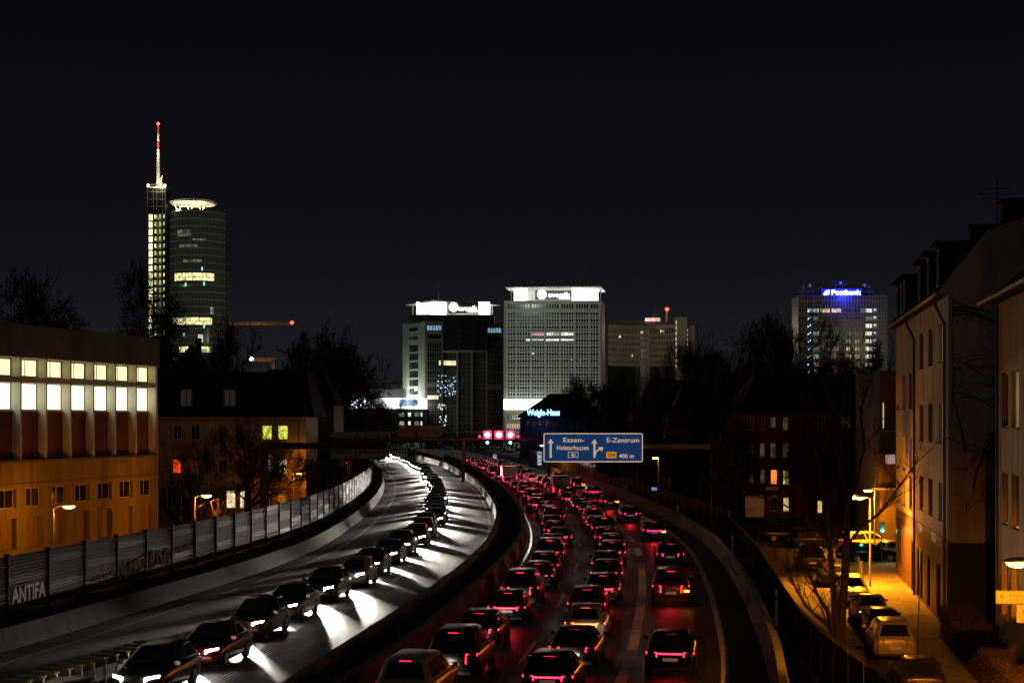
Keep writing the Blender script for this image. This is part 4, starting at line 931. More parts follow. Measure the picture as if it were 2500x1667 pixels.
# ---------------- cantilever on the left, seen from behind
YG = 118.0; cg = thing("sign_gantry", "dark cantilever gantry with sign backs over the left carriageway", "gantry", (gx(645,YG),YG,-1.0))
cx_ = lambda px: gx(px,YG)-gx(645,YG); cz_ = lambda py: gz(py,YG)+1.0
mb = MB(); mb.box(-.28,.28,-.25,.25,0,cz_(1080)); mb.build("post", M_BLKST, cg)
mb = MB(); mb.box(-.28,cx_(944),-.2,.2,cz_(1096),cz_(1080.5)); mb.build("beam", M_BLKST, cg)
M_BACK = mat("sign_back",(0.02,0.019,0.018),0.7,var=0.25)
for a,b in ((806,871),(873,942)):
    mb = MB(); mb.box(cx_(a),cx_(b),.22,.28,cz_(1119),cz_(1054)); sb = mb.build("sign_back", M_BACK, cg)
    for px in (a+10,b-10): q = MB(); q.box(cx_(px)-.06,cx_(px)+.06,.12,.22,cz_(1117),cz_(1056)); q.build("bracket", M_DARKST, sb)
    for py in (1072,1104): q = MB(); q.box(cx_(a)+.05,cx_(b)-.05,.205,.22,cz_(py)-.05,cz_(py)+.05); q.build("rail", M_BLKST, sb)

# ---------------- lane signal gantry farther on
YL = 232.0; sg = thing("signal_gantry", "brown gantry beam with three red lane signals and two green lamps", "gantry", (gx(1131,YL),YL,0))
lx = lambda px: gx(px,YL)-gx(1131,YL); lz = lambda py: gz(py,YL)
M_BRN = mat("gantry_brown",(0.05,0.024,0.018),0.7,var=0.3)
mb = MB(); mb.box(-.25,.25,-.25,.25,0,lz(1068)); mb.build("post", M_BRN, sg)
mb = MB(); mb.box(lx(1340)-.2,lx(1340)+.2,-.2,.2,-2,lz(1068)); mb.build("post", M_BRN, sg)
mb = MB(); mb.box(lx(942),lx(1342),-.2,.2,lz(1075),lz(1069)); mb.build("beam", M_BRN, sg)
mb = MB(); mb.box(lx(850),lx(1250),-.15,.15,lz(1055.5),lz(1053.5)); mb.build("upper_rail", M_STEEL, sg)
for px in (870,930,1010,1090): mb = MB(); mb.box(lx(px)-.06,lx(px)+.06,-.1,.1,lz(1075),lz(1053)); mb.build("upright", M_BRN, sg)
for a,b in ((972,1014),(1018,1077)):
    mb = MB(); mb.box(lx(a),lx(b),.16,.3,lz(1068),lz(1038)); mb.build("sign_back", mat("amber_sign_back",(0.20,0.11,0.045),0.8,var=0.3), sg)
mb = MB(); mb.box(lx(945),lx(942)+.5,-.3,.3,lz(1120),lz(1052)); mb.build("end_box", M_DARKST, sg)
G_SR = glow("red_signal", (1.0,0.02,0.10), 9.0, True); G_SWH = glow("signal_core", (1.0,0.55,0.60), 22.0, True); G_SOR = glow("orange_signal", (1.0,0.12,0.02), 9.0, True); G_GR = glow("green_signal", (0.05,1.0,0.60), 7.0, True)
for k,px in enumerate((1190,1218,1246)):
    x = lx(px); z = lz(1061); s = .60
    mb = MB(); mb.box(x-s,x+s,-.55,-.25,z-s,z+s); bx = mb.build("signal_box", M_BLK, sg)
    mb = MB()
    for q in ((x-s,x-s+.05,z-s,z+s),(x+s-.05,x+s,z-s,z+s),(x-s+.05,x+s-.05,z-s,z-s+.05),(x-s+.05,x+s-.05,z+s-.05,z+s)): mb.box(q[0],q[1],-.58,-.552,q[2],q[3])
    mb.build("signal_border", glow("signal_border",(1.0,0.10,0.25),0.8,False), bx)
    mb = MB(); mb.disc((x,-.56,z),.46,28); mb.build("red_ring", G_SR if k != 1 else G_SOR, bx)
    mb = MB(); mb.disc((x,-.565,z),.34 if k != 1 else .22,28); mb.build("bright_core", G_SWH if k != 1 else glow("orange_core",(1.0,0.45,0.12),14.0), bx)
    lamp("signal_light", 'POINT', (x,-1.0,z), 260, (1.0,0.03,0.16), sg, .3)
    if k != 1: mb = MB(); mb.disc((x,-.5,lz(1080)),.20,16); mb.build("green_lamp", G_GR, sg); mb = MB(); mb.box(x-.24,x+.24,-.48,-.2,lz(1080)-.24,lz(1080)+.24); mb.build("green_lamp_box", M_BLK, sg)
for px in (1171,1265):
    x = lx(px); z = lz(1064); mb = MB(); mb.prism([(x-.28,z-.24),(x+.28,z-.24),(x,z+.28)],-.3,-.26); tri = mb.build("warning_triangle", glow("lit_triangle",(1.0,0.25,0.25),0.5,False), sg)
    mb = MB(); mb.prism([(x-.17,z-.18),(x+.17,z-.18),(x,z+.16)],-.31,-.302); mb.build("triangle_inside", M_SW, tri)

# ---------------- countdown beacons and posts
def beacon(label, px, py0, py1, Y, wpx):
    t = thing("countdown_beacon", label, "road sign", (gx(px,Y),Y,-.2)); zz = lambda py: gz(py,Y)+.2; hw = wpx/2/F*Y
    mb = MB(); mb.tube([(0,.05,0),(0,.05,zz(py0))],.05,6); mb.build("post", M_STEEL, t)
    mb = MB(); mb.box(-hw,hw,-.02,0,zz(py1),zz(py0)); mb.build("white_panel", glow("glowing_beacon_white",(0.75,0.92,1.0),0.55,False), t)  # panel and stripes carry their own glow
    zc = zz(py1); hh = zz(py0)-zc; mq = glow("glowing_beacon_blue",(0.02,0.22,0.75),0.5,False)
    for k in (0,1): q = MB(); q.prism([(-hw*.8,zc+hh*(.08+.26*k)),(hw*.8,zc+hh*(.20+.26*k)),(hw*.8,zc+hh*(.34+.26*k)),(-hw*.8,zc+hh*(.22+.26*k))],-.035,-.025); q.build("blue_stripe", mq, t)
    q = MB(); q.box(-hw*.8,hw*.8,-.035,-.025,zc+hh*.70,zc+hh*.95); q.build("blue_field", mq, t)
    return t
beacon("blue and white striped beacon standing left of the direction sign", 1317, 1102, 1135, 288, 9.5)
beacon("blue and white striped beacon farther off, below the red signals", 1208, 1109, 1128, 360, 8.0)
t = thing("distance_plate", "small blue plate on the right barrier below the direction sign", "road sign", tuple(E.pt(166,3.0,-.5)))
mb = MB(); mb.tube([(0,.03,0),(0,.03,2.4)],.03,6); mb.build("post", M_STEEL, t); mb = MB(); mb.box(-.28,.28,-.02,0,2.2,2.5); mb.build("plate", glow("glowing_plate",(0.15,0.45,0.9),0.5,False), t)  # plate carries its own glow
for k,y in enumerate((74,108,146,190)):
    p = E.pt(y,2.75,-.5); t = thing("delineator_post", ["nearest white marker post behind the right barrier","second white marker post behind the right barrier","third white marker post behind the right barrier","fourth white marker post behind the right barrier"][k], "marker post", tuple(p), 0, "marker posts")
    mb = MB(); mb.prism([(-.07,0),(.07,0),(.07,1.55),(0,1.72),(-.07,1.66)],-.04,.04); mb.build("post", M_SW, t); mb = MB(); mb.box(-.072,.072,-.046,-.041,1.2,1.42); mb.build("black_band", M_BLK, t); mb = MB(); mb.box(-.03,.03,-.052,-.047,1.25,1.37); mb.build("reflector", mat("reflector",(0.9,0.9,0.85),0.2,var=0), t)

# ---------------- crash cushion at the bottom left
cc = thing("crash_cushion", "ribbed metal crash cushion at the bottom left beside the white lane", "crash cushion", (-15.3,49.4,0), R(-14))
M_RUST = mat("yellowed_steel",(0.34,0.24,0.10),0.6,0.3,var=0.4,scale=3)
for k in range(12):
    y = k*.80
    mb = MB(); mb.box(-.42,.42,y-.03,y+.03,.05,.95); pl = mb.build("diaphragm", M_CONC_D, cc)
    mb = MB(); rrect(mb,-.48,.48,.93,1.0,.03,y-.20,y+.12); mb.build("cap", M_RUST, pl)
    mb = MB(); mb.box(.425,.455,y-.035,y+.035,.05,.92); mb.build("reflective_strip", mat("reflective_strip",(0.75,0.72,0.6),0.35,var=0.4,scale=25), pl)
for sx in (-1,1):
    mb = MB(); mb.box(sx*.40-.02,sx*.40+.02,-1.2,9.2,.25,.72); mb.build("side_rail", M_STEEL, cc)
mb = MB(); mb.add([(-.45,-2.2,.05),(.45,-2.2,.05),(.45,-1.0,.05),(-.45,-1.0,.05),(-.4,-2.0,.85),(.4,-2.0,.85),(.45,-1.0,.9),(-.45,-1.0,.9)],[(0,1,5,4),(1,2,6,5),(2,3,7,6),(3,0,4,7),(4,5,6,7)]); mb.build("nose", M_STEEL, cc)

# ---------------- street furniture on the right
fs = thing("finger_sign", "yellowish finger sign with an up arrow at the right picture edge", "road sign", (gx(2512,53),53,-1.6))
fx = lambda px: gx(px,53)-gx(2512,53); fz = lambda py: gz(py,53)+1.6
mb = MB(); mb.tube([(0,.05,0),(0,.05,fz(1430))],.04,8); mb.build("post", M_STEEL, fs)
M_SIGNY = mat("sign_cream",(0.34,0.29,0.19),0.5,var=0.06)
mb = MB(); rrect(mb,fx(2431),fx(2580),fz(1473),fz(1441),.03,-.02,0); mb.build("board", M_SIGNY, fs)
q = MB()
for (a,b,c,d_) in ((2432.5,2578,1442.5,1443.6),(2432.5,2578,1470.6,1471.7),(2432.5,2433.6,1443.6,1470.6)): q.box(fx(a),fx(b),-.024,-.0205,fz(d_),fz(c))
q.build("border_line", M_BLK, fs)
q = MB(); q.prism([(fx(a),fz(b)) for a,b in ((2444.2,1465),(2446.2,1465),(2446.2,1454),(2450.5,1458.5),(2450.5,1456),(2445.2,1450),(2440,1456),(2440,1458.5),(2444.2,1454))],-.026,-.022); q.build("arrow", M_BLK, fs)
text("lettering","Rhein. Förderschule",.16,M_BLK,fs,(fx(2462),-.024,fz(1456.5)),extrude=.002,width=(2580-2462)/F*53)
text("lettering","Sprache",.10,M_BLK,fs,(fx(2462.5),-.023,fz(1466.5)),extrude=.002,width=(2486-2462.5)/F*53)
zs = thing("speed_limit_sign", "white zone sign with red ring under the finger sign", "road sign", (gx(2514,53.1),53.1,-1.6))
mb = MB(); mb.tube([(0.06,.05,0),(.06,.05,fz(1475))],.035,8); mb.build("post", M_STEEL, zs)
g0 = gx(2514,53.1); f2 = lambda px: gx(px,53.1)-g0
mb = MB(); mb.box(f2(2482),f2(2546),-.02,0,fz(1520),fz(1476)); mb.build("board", M_SIGNY, zs)
mb = MB(); mb.disc((f2(2514),-.026,fz(1494)),17/F*53,28); mb.build("red_ring", mat("sign_red",(0.45,0.01,0.01),0.5,var=0), zs)
mb = MB(); mb.disc((f2(2514),-.030,fz(1494)),12.5/F*53,28); mb.build("white_disc", M_SIGNY, zs)
text("lettering","30",.2,M_BLK,zs,(f2(2505.5),-.033,fz(1500)),extrude=.002); text("lettering","ZONE",.12,M_BLK,zs,(f2(2495),-.024,fz(1518)),extrude=.002)
tp = thing("traffic_light", "small traffic light showing green by the terrace corner", "traffic light", (27.3,118,-1.5))
mb = MB(); mb.tube([(0,0,0),(0,0,3.0)],.05,8); mb.build("post", M_DARKST, tp); mb = MB(); mb.box(-.14,.14,-.28,-.06,2.2,3.0); hh = mb.build("head", M_BLK, tp)
mb = MB(); mb.disc((0,-.29,2.35),.10,16); mb.build("green_lens", G_GR, hh); lamp("signal_light",'POINT',(0,-.6,2.35),60,(0.05,1.0,0.6),tp,.1)
fl = MB(); fl.tube([(0,0,.0),(0,0,1.15),(.7,0,1.15),(.7,0,0)],.03,6)
for k,(x,y) in enumerate(((23.0,105.5),(23.6,109.0))):
    o = fl.build("barrier_hoop", M_POST); o.location = (x,y,-1.5); o.rotation_euler = (0,0,R(70)); tag(o, ["nearer steel hoop barrier on the pavement behind the double lamp","farther steel hoop barrier on the pavement behind the double lamp"][k], "barrier", "hoop barriers")
dg = thing("arrow_direction_sign", "pale pointed direction sign on a thin post beside the white van", "road sign", (gx(1879,165),165,-1.6))
mb = MB(); mb.tube([(0,0,0),(0,0,gz(1185,165)+1.6)],.05,6); mb.build("post", M_STEEL, dg)
ax_ = lambda px: gx(px,165)-gx(1879,165); az_ = lambda py: gz(py,165)+1.6
for (a,b,c,d_) in ((1869,1900,1187,1196),(1880,1898,1209,1214),(1872,1886,1213,1218)):
    mb = MB(); mb.prism([(ax_(a),az_(d_)),(ax_(b-3),az_(d_)),(ax_(b),az_((c+d_)/2)),(ax_(b-3),az_(c)),(ax_(a),az_(c))],-.12,-.08); mb.build("blade", mat("sign_pale_green",(0.45,0.50,0.36),0.5,var=0.1), dg)

# ================================================================== skyline
def far(name, label, px, Y, zb=-2.2, cat="office tower"):
    t = thing(name, label, cat, (gx(px,Y),Y,zb)); x0 = gx(px,Y)
    return t, (lambda p: gx(p,Y)-x0), (lambda p: gz(p,Y)-zb)
def bx(mb, X, Zf, a, b, t_, bo, y0, y1): return mb.box(X(a),X(b),y0,y1,Zf(bo),Zf(t_))
M_STONE = mat("pale_stone_cladding",(0.30,0.31,0.25),0.8,var=0.2,scale=0.12); M_STONED = mat("shaded_stone",(0.20,0.18,0.13),0.8,var=0.2,scale=0.12)  # one stone in two tones; the darker paints shade into sides and wings
M_TGL = mat("tower_glass",(0.008,0.010,0.010),0.25,var=0,spec=0.8); M_TGL2 = mat("tower_spandrel",(0.022,0.028,0.028),0.5,var=0.1,scale=.3)
M_MUL = mat("pale_mullion",(0.42,0.43,0.37),0.7,var=0.15,scale=.3); M_MULD = mat("dark_mullion",(0.10,0.10,0.085),0.7,var=0.1)
G_CR = glow("crown_glow_bright",(1.0,1.0,0.93),3.6,True,0.6,0.10,0.35); G_SIGN = glow("lit_sign_white",(1.0,1.0,1.0),5.0,False)
G_BAND = glow("lit_white_band",(0.92,1.0,0.97),3.2,True); G_BLUEW = glow("bluish_lit_window",(0.28,0.62,0.85),0.55,False,0.4,.8,.4); G_YELW = glow("yellow_lit_window",(1.0,0.95,0.50),0.9,False,0.3,.6,.6)
G_DOTW = glow("white_window_glow",(0.85,1.0,0.90),1.7,False,0.5,.5,.4)
M_PANEL = mat("sign_backing",(0.20,0.19,0.18),0.7,var=0.1)
def pane(par, X, Zf, a, b, t_, bo, y, m, name="glowing_window_pane"):
    q = MB(); q.quad((X(a),y,Zf(bo)),(X(b),y,Zf(bo)),(X(b),y,Zf(t_)),(X(a),y,Zf(t_))); return q.build(name, m, par)
def wall_light(par, X, Zf, px, py, y, power, col=(0.93,1.0,0.88)):
    lamp("flood_light", 'POINT', (X(px),y,Zf(py)), power, col, par, 0.6)

# ---------------- left chemical-company tower
t, X, Zf = far("stepped_office_tower", "stepped stone office tower with dark glass front and floodlit flat roof", 1133, 620)
D = 26
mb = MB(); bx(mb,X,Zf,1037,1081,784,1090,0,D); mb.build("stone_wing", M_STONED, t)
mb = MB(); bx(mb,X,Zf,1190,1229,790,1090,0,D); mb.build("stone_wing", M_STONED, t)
# angled left flank
a0 = X(1037); a1 = X(975); zt = Zf(784); mb = MB()
mb.add([(a0,-.001,0),(a0,-.001,zt),(a1,D*.7,zt),(a1,D*.7,0),(a0,D,0),(a0,D,zt)],[(0,3,2,1),(1,2,5),(3,4,5,2)]); fl = mb.build("stone_flank", M_STONE, t)
def flank(u, z, off=.05): return Vector((a0+(a1-a0)*u, D*.7*u-off, z))
for i in range(17):
    zc = Zf(797+i*21.4/1.0) if i < 13 else None
    if zc is None or (i == 2 and False): continue
    q = MB(); u0,u1 = .30,.68; h = 1.35 if i < 2 else 2.6
    q.quad(flank(u1,zc-h),flank(u0,zc-h),flank(u0,zc),flank(u1,zc)); wq = q.build("window_strip", M_TGL if i != 11 else M_TGL, fl)
    q = MB()
    for k in range(6):
        u = u0+(u1-u0)*k/5; p = flank(u,zc-h,.09); q.box(p.x-.08,p.x+.08,p.y-.06,p.y+.06,zc-h,zc)
    q.build("mullion", M_MULD, wq)
q = MB(); q.quad(flank(.47,Zf(953),.1),flank(.32,Zf(953),.1),flank(.32,Zf(944),.1),flank(.47,Zf(944),.1)); q.build("glowing_window_pane", G_YELW, fl)
# window rows of the stone wings
def rows(par, X, Zf, a, b, y0, y1, step, n, y, glass=M_TGL, mul=M_MUL, frac=.62):
    q = MB(); q.quad((X(a),y,Zf(y1)),(X(b),y,Zf(y1)),(X(b),y,Zf(y0)),(X(a),y,Zf(y0))); g_ = q.build("glazing", glass, par)
    q = MB(); yy = y0
    while yy < y1+.1:
        q.box(X(a),X(b),y-.22,y-.02,Zf(yy)-.18,Zf(yy)+.18); q.box(X(a),X(b),y-.16,y-.02,Zf(yy+step*frac)-.10,Zf(yy+step*frac)+.10); yy += step
    for k in range(n+1): x = X(a)+(X(b)-X(a))*k/n; q.box(x-.13,x+.13,y-.19,y-.02,Zf(y1),Zf(y0))
    q.build("mullions", mul, g_, kind="stuff"); return g_
for (a,b) in ((1043,1077),(1191,1223)):
    bl = 0 if a < 1100 else 6
    pane(t,X,Zf,a,b,795+bl,806+bl,-.06,G_BLUEW); 
    q = MB()
    for k in range(1,5): x = X(a)+(X(b)-X(a))*k/5; q.box(x-.14,x+.14,-.2,-.07,Zf(806+bl),Zf(795+bl))
    q.build("mullion", M_TGL2, t)
    pane(t,X,Zf,a,b,817+bl,827+bl,-.06,M_TGL,"window_strip")
    rows(t,X,Zf,a,b,838+bl,933+bl,21.4,6,-.06,mul=M_MULD); rows(t,X,Zf,a,b,945+bl,1075,21.4,6,-.06,mul=M_MULD)
for (a,b,c,e_) in ((1043,1070,965,974.5),):
    pane(t,X,Zf,a,b,c,e_,-.30,G_YELW)
# centre
mb = MB(); bx(mb,X,Zf,1081,1190,770,1090,2,D); mb.build("centre_block", M_TGL2, t)
mb = MB(); bx(mb,X,Zf,1084,1189,774,856,-2.0,2); ub = mb.build("projecting_glass_block", M_TGL, t)
rows(ub,X,Zf,1085,1188,776,855,12,22,-2.06,mul=M_TGL2)
for px in (1084.5,1120,1155,1188.5): q = MB(); q.box(X(px)-.3,X(px)+.3,-2.35,-2.0,Zf(856),Zf(774)); q.build("pier", M_TGL2, ub)
mb = MB(); bx(mb,X,Zf,1081,1190,855.5,859,-2.6,2); mb.build("stone_ledge", M_STONE, t)
rows(t,X,Zf,1081,1190,861,1080,21.4,34,1.9,mul=M_MULD)
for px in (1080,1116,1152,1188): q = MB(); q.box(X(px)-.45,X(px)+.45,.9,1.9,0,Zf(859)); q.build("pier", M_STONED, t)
pane(t,X,Zf,1072,1076,880,891,-.32,G_YELW); pane(t,X,Zf,1081,1114,880,891,1.62,G_YELW)
rq = random.Random(4)
for k in range(60):                      # fairy-light window pattern half way up
    px = rq.uniform(1066,1114); py = rq.choice([918,930,938,946,955,962])+rq.uniform(-3,3); s = rq.uniform(.6,1.8)
    pane(t,X,Zf,px,px+s*rq.uniform(.6,2.2),py,py+s*rq.uniform(1,2.4),1.60 if px > 1080 else -.33,glow("cool_lit_window",(0.55,0.85,1.0),1.0,False))
for k in range(26):
    px = rq.uniform(1066,1090); py = rq.uniform(985,1048); pane(t,X,Zf,px,px+rq.uniform(1,3),py,py+rq.uniform(1.5,4),1.60 if px > 1080 else -.33,G_DOTW)
# crown
mb = MB(); bx(mb,X,Zf,999,1206,767,787,3,D-2); mb.build("penthouse", M_TGL2, t)
G_CM = glow("crown_glow_dim",(0.95,0.93,0.85),.42,False,.4,.15,.6)  # crown walls glow in place of floodlighting, bright ends and dimmer centre
for a,b,m in ((1015,1048,glow("crown_glow_mid",(1.0,.99,.90),1.3,True,.5,.15,.6)),(1048,1088,G_CR),(1088,1168,G_CM),(1168,1195,G_CR)):
    mb = MB(); bx(mb,X,Zf,a+.15,b-.15,735,767.5,4,D-4); mb.build("crown_bay", m, t)
mb = MB(); e0,e1 = X(984),X(1222); ym = 11; zt = Zf(735); mb.add([(e0,ym,Zf(739)),(X(1060),-3,Zf(731.5)),(e1,ym-4,Zf(741)),(X(1130),D+6,Zf(733)),(e0,ym,Zf(740.5)),(X(1060),-3,Zf(735.5)),(e1,ym-4,Zf(742.5)),(X(1130),D+6,Zf(736))],[(0,1,2,3),(7,6,5,4),(0,4,5,1),(1,5,6,2),(2,6,7,3),(3,7,4,0)]); mb.build("flat_roof", mat("roof_soffit",(0.7,0.7,0.66),0.7,var=0.1), t)
for px in (1004.5,1201.5): q = MB(); q.tube([(X(px),8,Zf(768)),(X(px),8,Zf(740))],.3,6); q.build("column", M_STONE, t)
def company_sign(t, X, Zf, a, b, t_, bo, y, dx, dr, tx0, tx1, base, hgt):
    mb = MB(); bx(mb,X,Zf,a,b,t_,bo,y,y+.5); sp = mb.build("sign_panel", M_PANEL, t)
    q = MB(); c = (X(dx),y-.15,Zf((t_+bo)/2-1)); q.disc(c, dr, 28); q.build("sign_disc", G_SIGN, sp)
    text("lettering","evonik",hgt,G_SIGN,sp,(X(tx0),y-.15,Zf(base)),width=X(tx1)-X(tx0),extrude=.05,bold=.035)
    text("lettering","INDUSTRIES",hgt*.33,G_SIGN,sp,(X((tx0+tx1)/2),y-.15,Zf(base+3.6)),width=(X(tx1)-X(tx0))*.5,extrude=.05,bold=.03)
company_sign(t,X,Zf,1094.6,1168,736.5,764,1.0,1107,1.75,1119,1165,758,2.7)
q = MB(); q.tube([(X(1068),10,Zf(732)),(X(1068),10,Zf(686))],[.25,.1],6); q.build("antenna", M_DARKST, t)
wall_light(t,X,Zf,1003,990,-16,16000); wall_light(t,X,Zf,985,970,8,9000)
# low white band building at its foot
t, X, Zf = far("low_band_building", "low office wing with one long glowing white storey", 940, 600, cat="building")
mb = MB(); bx(mb,X,Zf,820,1037,997.5,1080,0,20); mb.build("lower_storeys", M_TGL2, t)
mb = MB(); bx(mb,X,Zf,838,1036,972,997,-1,19); lb = mb.build("glowing_storey", G_BAND, t)
mb = MB(); bx(mb,X,Zf,830,985,948,971,4,16); mb.build("roof_storey", mat("grey_metal",(0.08,0.085,0.085),0.6), t)
mb = MB(); bx(mb,X,Zf,806,846,952,954.5,0,8); mb.build("canopy", G_BAND, t)
mb = MB(); bx(mb,X,Zf,818,830,955,972,0,4); mb.build("stair_head", glow("cool_glass",(0.7,0.9,0.95),.8,False,.4,.4,.3), t)
pane(t,X,Zf,975,1021,975,992,-1.1,glow("blue_poster",(0.35,0.55,0.70),1.0,False,0.8,.25,.4),"illuminated_poster")
for py in (1007,1028):
    for (a,b,m) in ((880,888,M_TGL),(900,908,M_TGL),(922,930,M_TGL),(950,962,M_TGL),(975,987,G_YELW),(996,1003,G_DOTW),(1012,1023,glow("dim_office",(0.7,1.0,0.75),.12,False)),(1027,1031,G_YELW)):
        pane(t,X,Zf,a,b,py,py+9.5,-.06,m,"window")

# ---------------- right company tower
t, X, Zf = far("slab_office_tower", "tall gridded office slab with floodlit flat roof, right of the stepped tower", 1350, 750)
D = 20
mb = MB(); bx(mb,X,Zf,1230.6,1469,733.5,1090,0,D); mb.build("slab", M_STONE, t)
mb = MB(); mb.add([(X(1469)+.02,.2,0),(X(1483),D,0),(X(1483),D,Zf(735)),(X(1469)+.02,.2,Zf(735))],[(0,1,2,3)]); mb.build("end_wall", M_STONED, t)
zx = lambda v: 1200+v/3.92; zy = lambda v: 620+v/3.92
groups = [(155,227,3),(243,367,5),(383,507,5),(523,647,5),(663,787,5),(805,930,5),(945,1022,3)]
for gi,(a,b,n) in enumerate(groups):
    q = MB(); q.box(X(zx(a)),X(zx(b)),-.05,-.01,Zf(zy(1390)),Zf(zy(553))); gl = q.build("glazing", M_TGL, t)
    q = MB(); q.box(X(zx(a)),X(zx(b)),-.05,-.01,Zf(zy(520)),Zf(zy(480))); q.build("glazing", M_TGL, t)
    sp = MB(); mu = MB(); v = 553
    for r in range(13):
        y0 = v+r*64.4; sp.box(X(zx(a)),X(zx(b)),-.12,-.06,Zf(zy(y0+60)),Zf(zy(y0+36)))
        mu.box(X(zx(a)),X(zx(b)),-.40,-.125,Zf(zy(y0+37))-.16,Zf(zy(y0+37))+.16); mu.box(X(zx(a)),X(zx(b)),-.40,-.125,Zf(zy(y0))-.22,Zf(zy(y0))+.22)
    for k in range(0,n*2+1,2):
        x = X(zx(a))+(X(zx(b))-X(zx(a)))*k/(n*2); w_ = .15
        mu.box(x-w_,x+w_,-.36,-.125,Zf(zy(1390)),Zf(zy(553)))
        if k % 2 == 0: mu.box(x-w_,x+w_,-.36,-.06,Zf(zy(520)),Zf(zy(480)))
    sp.build("spandrels", M_TGL2, gl, kind="stuff"); mu.build("mullions", M_MUL, gl, kind="stuff")
for a in (147,235,375,515,655,796,938,1030):
    q = MB(); q.box(X(zx(a))-.5,X(zx(a))+.5,-.75,-.002,0,Zf(zy(545))); q.build("pier", M_STONE, t)
mb = MB(); bx(mb,X,Zf,1231,1469,zy(524),zy(548),-.8,-.003); mb.build("stone_band", M_STONE, t)
for (a,b,c,e_,m) in ((525,647,800,830,G_DOTW),(663,785,795,828,G_DOTW),(525,647,745,790,glow("reflected_row_glow",(1.0,1.0,0.9),.6,False,.9,.25,.1)),(663,787,750,790,glow("reflected_row_glow",(1.0,1.0,0.9),.6,False,.9,.25,.1)),(385,505,755,800,glow("pink_reflected_row_glow",(1.0,0.35,0.75),.5,False,.8,.3,.2)),(330,365,805,830,G_DOTW),(385,500,805,828,glow("reflected_row_glow",(1.0,1.0,0.9),.6,False,.9,.25,.1)),  # glowing rows paint in bright reflections on this part of the glass
    (580,592,862,870,G_DOTW),(612,645,862,869,glow("dim_lit_row",(1.0,1.0,.9),.25,False)),(690,730,860,870,G_DOTW),(745,765,860,870,G_DOTW),(383,412,905,960,glow("bluish_screen",(0.45,0.8,1.0),.9,False,.8,.6,.2)),(760,772,1008,1018,G_YELW),(790,806,1006,1016,G_YELW),(850,858,1012,1026,G_YELW)):
    pane(t,X,Zf,zx(a),zx(b),zy(c),zy(e_),-.115 if (e_-c) < 50 else -.118,m)
for a,b,m in ((215,345,G_CR),(345,418,G_CM),(418,770,G_CM),(770,1025,G_CR)):  # glow again stands in for the floodlit crown wall
    mb = MB(); bx(mb,X,Zf,zx(a)+.12,zx(b)-.12,zy(322),zy(438),3,D-3); mb.build("crown_bay", m, t)
mb = MB(); z0,z1 = Zf(zy(318)),Zf(zy(330)); mb.add([(X(zx(130)),-3,Zf(zy(322))),(X(zx(1045)),-5,z0),(X(zx(1100)),8,Zf(zy(346))),(X(zx(1060)),D+4,z0),(X(zx(190)),D+4,z0),(X(zx(130)),-3,Zf(zy(326))),(X(zx(1045)),-5,Zf(zy(324))),(X(zx(1100)),8,Zf(zy(350))),(X(zx(1060)),D+4,z1),(X(zx(190)),D+4,z1)],[(0,1,2,3,4),(9,8,7,6,5),(0,5,6,1),(1,6,7,2),(2,7,8,3),(3,8,9,4),(4,9,5,0)]); mb.build("flat_roof", MATS["roof_soffit"], t)
for v in (188,1047): q = MB(); q.tube([(X(zx(v)),1.5,Zf(zy(442))),(X(zx(v)),1.5,Zf(zy(335)))],.3,6); q.build("column", M_STONE, t)
company_sign(t,X,Zf,zx(418),zx(770),zy(347),zy(436),.8,zx(482),2.15,zx(540),zx(750),zy(412),3.2)
q = MB(); q.tube([(X(zx(954)),9,Zf(zy(320))),(X(zx(954)),9,Zf(zy(40)))],[.3,.1],6); q.build("antenna", M_DARKST, t)
mb = MB(); bx(mb,X,Zf,1228,1335,974.6,999.5,-4,-1); mb.build("glowing_storey", G_BAND, t)
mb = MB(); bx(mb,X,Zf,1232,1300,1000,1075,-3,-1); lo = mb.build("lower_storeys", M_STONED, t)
for py in (1012,1034):
    for k in range(9): pane(lo,X,Zf,1238+k*6,1241+k*6,py,py+11,-3.06,M_TGL if py < 1020 else glow("amber_lit_window",(1.0,0.55,0.10),.35,False),"window")
wall_light(t,X,Zf,1270,1020,-30,9000); wall_light(t,X,Zf,1380,1000,-60,22000,(1.0,0.97,0.86)); wall_light(t,X,Zf,1300,720,-40,12000)

# ---------------- curved office building
t, X, Zf = far("curved_office_block", "concave office block with stair tower and red beacon, right of the slab tower", 1570, 890, cat="office block")
nseg = 14; 
def cv(u): return Vector((X(1486+163*u), 14*math.sin(math.pi*u)*.8+2*u, 0))
M_C3 = mat("beige_office_concrete",(0.20,0.17,0.12),0.85,var=0.2,scale=.1)
def band(par, z0, z1, off, m, name):
    q = MB(); vv = []
    for k in range(nseg+1): p = cv(k/nseg); vv += [(p.x,p.y-off,z0),(p.x,p.y-off,z1),(p.x,p.y+10,z1),(p.x,p.y+10,z0)]
    q.add(vv,[(4*k+j,4*k+(j+1)%4,4*k+4+(j+1)%4,4*k+4+j) for k in range(nseg) for j in range(4)]+[(3,2,1,0),(4*nseg,4*nseg+1,4*nseg+2,4*nseg+3)]); return q.build(name,m,par)
band(t,Zf(1000),Zf(797),0,M_TGL,"glazed_body")
band(t,Zf(801),Zf(791),.5,M_C3,"parapet")
for r in range(6):
    z = Zf(zy(765+r*58)); band(t,z-.75,z+.75,.5,M_C3,"floor_band")
band(t,0,Zf(zy(1080)),-.6,mat("dark_lower_block",(0.03,0.028,0.024),.9),"base")
q = MB()
for k in range(45):
    p = cv(k/44); q.box(p.x-.25,p.x+.25,p.y-.45,p.y-.02,Zf(zy(1060)),Zf(797))
q.build("mullions", M_C3, t, kind="stuff")
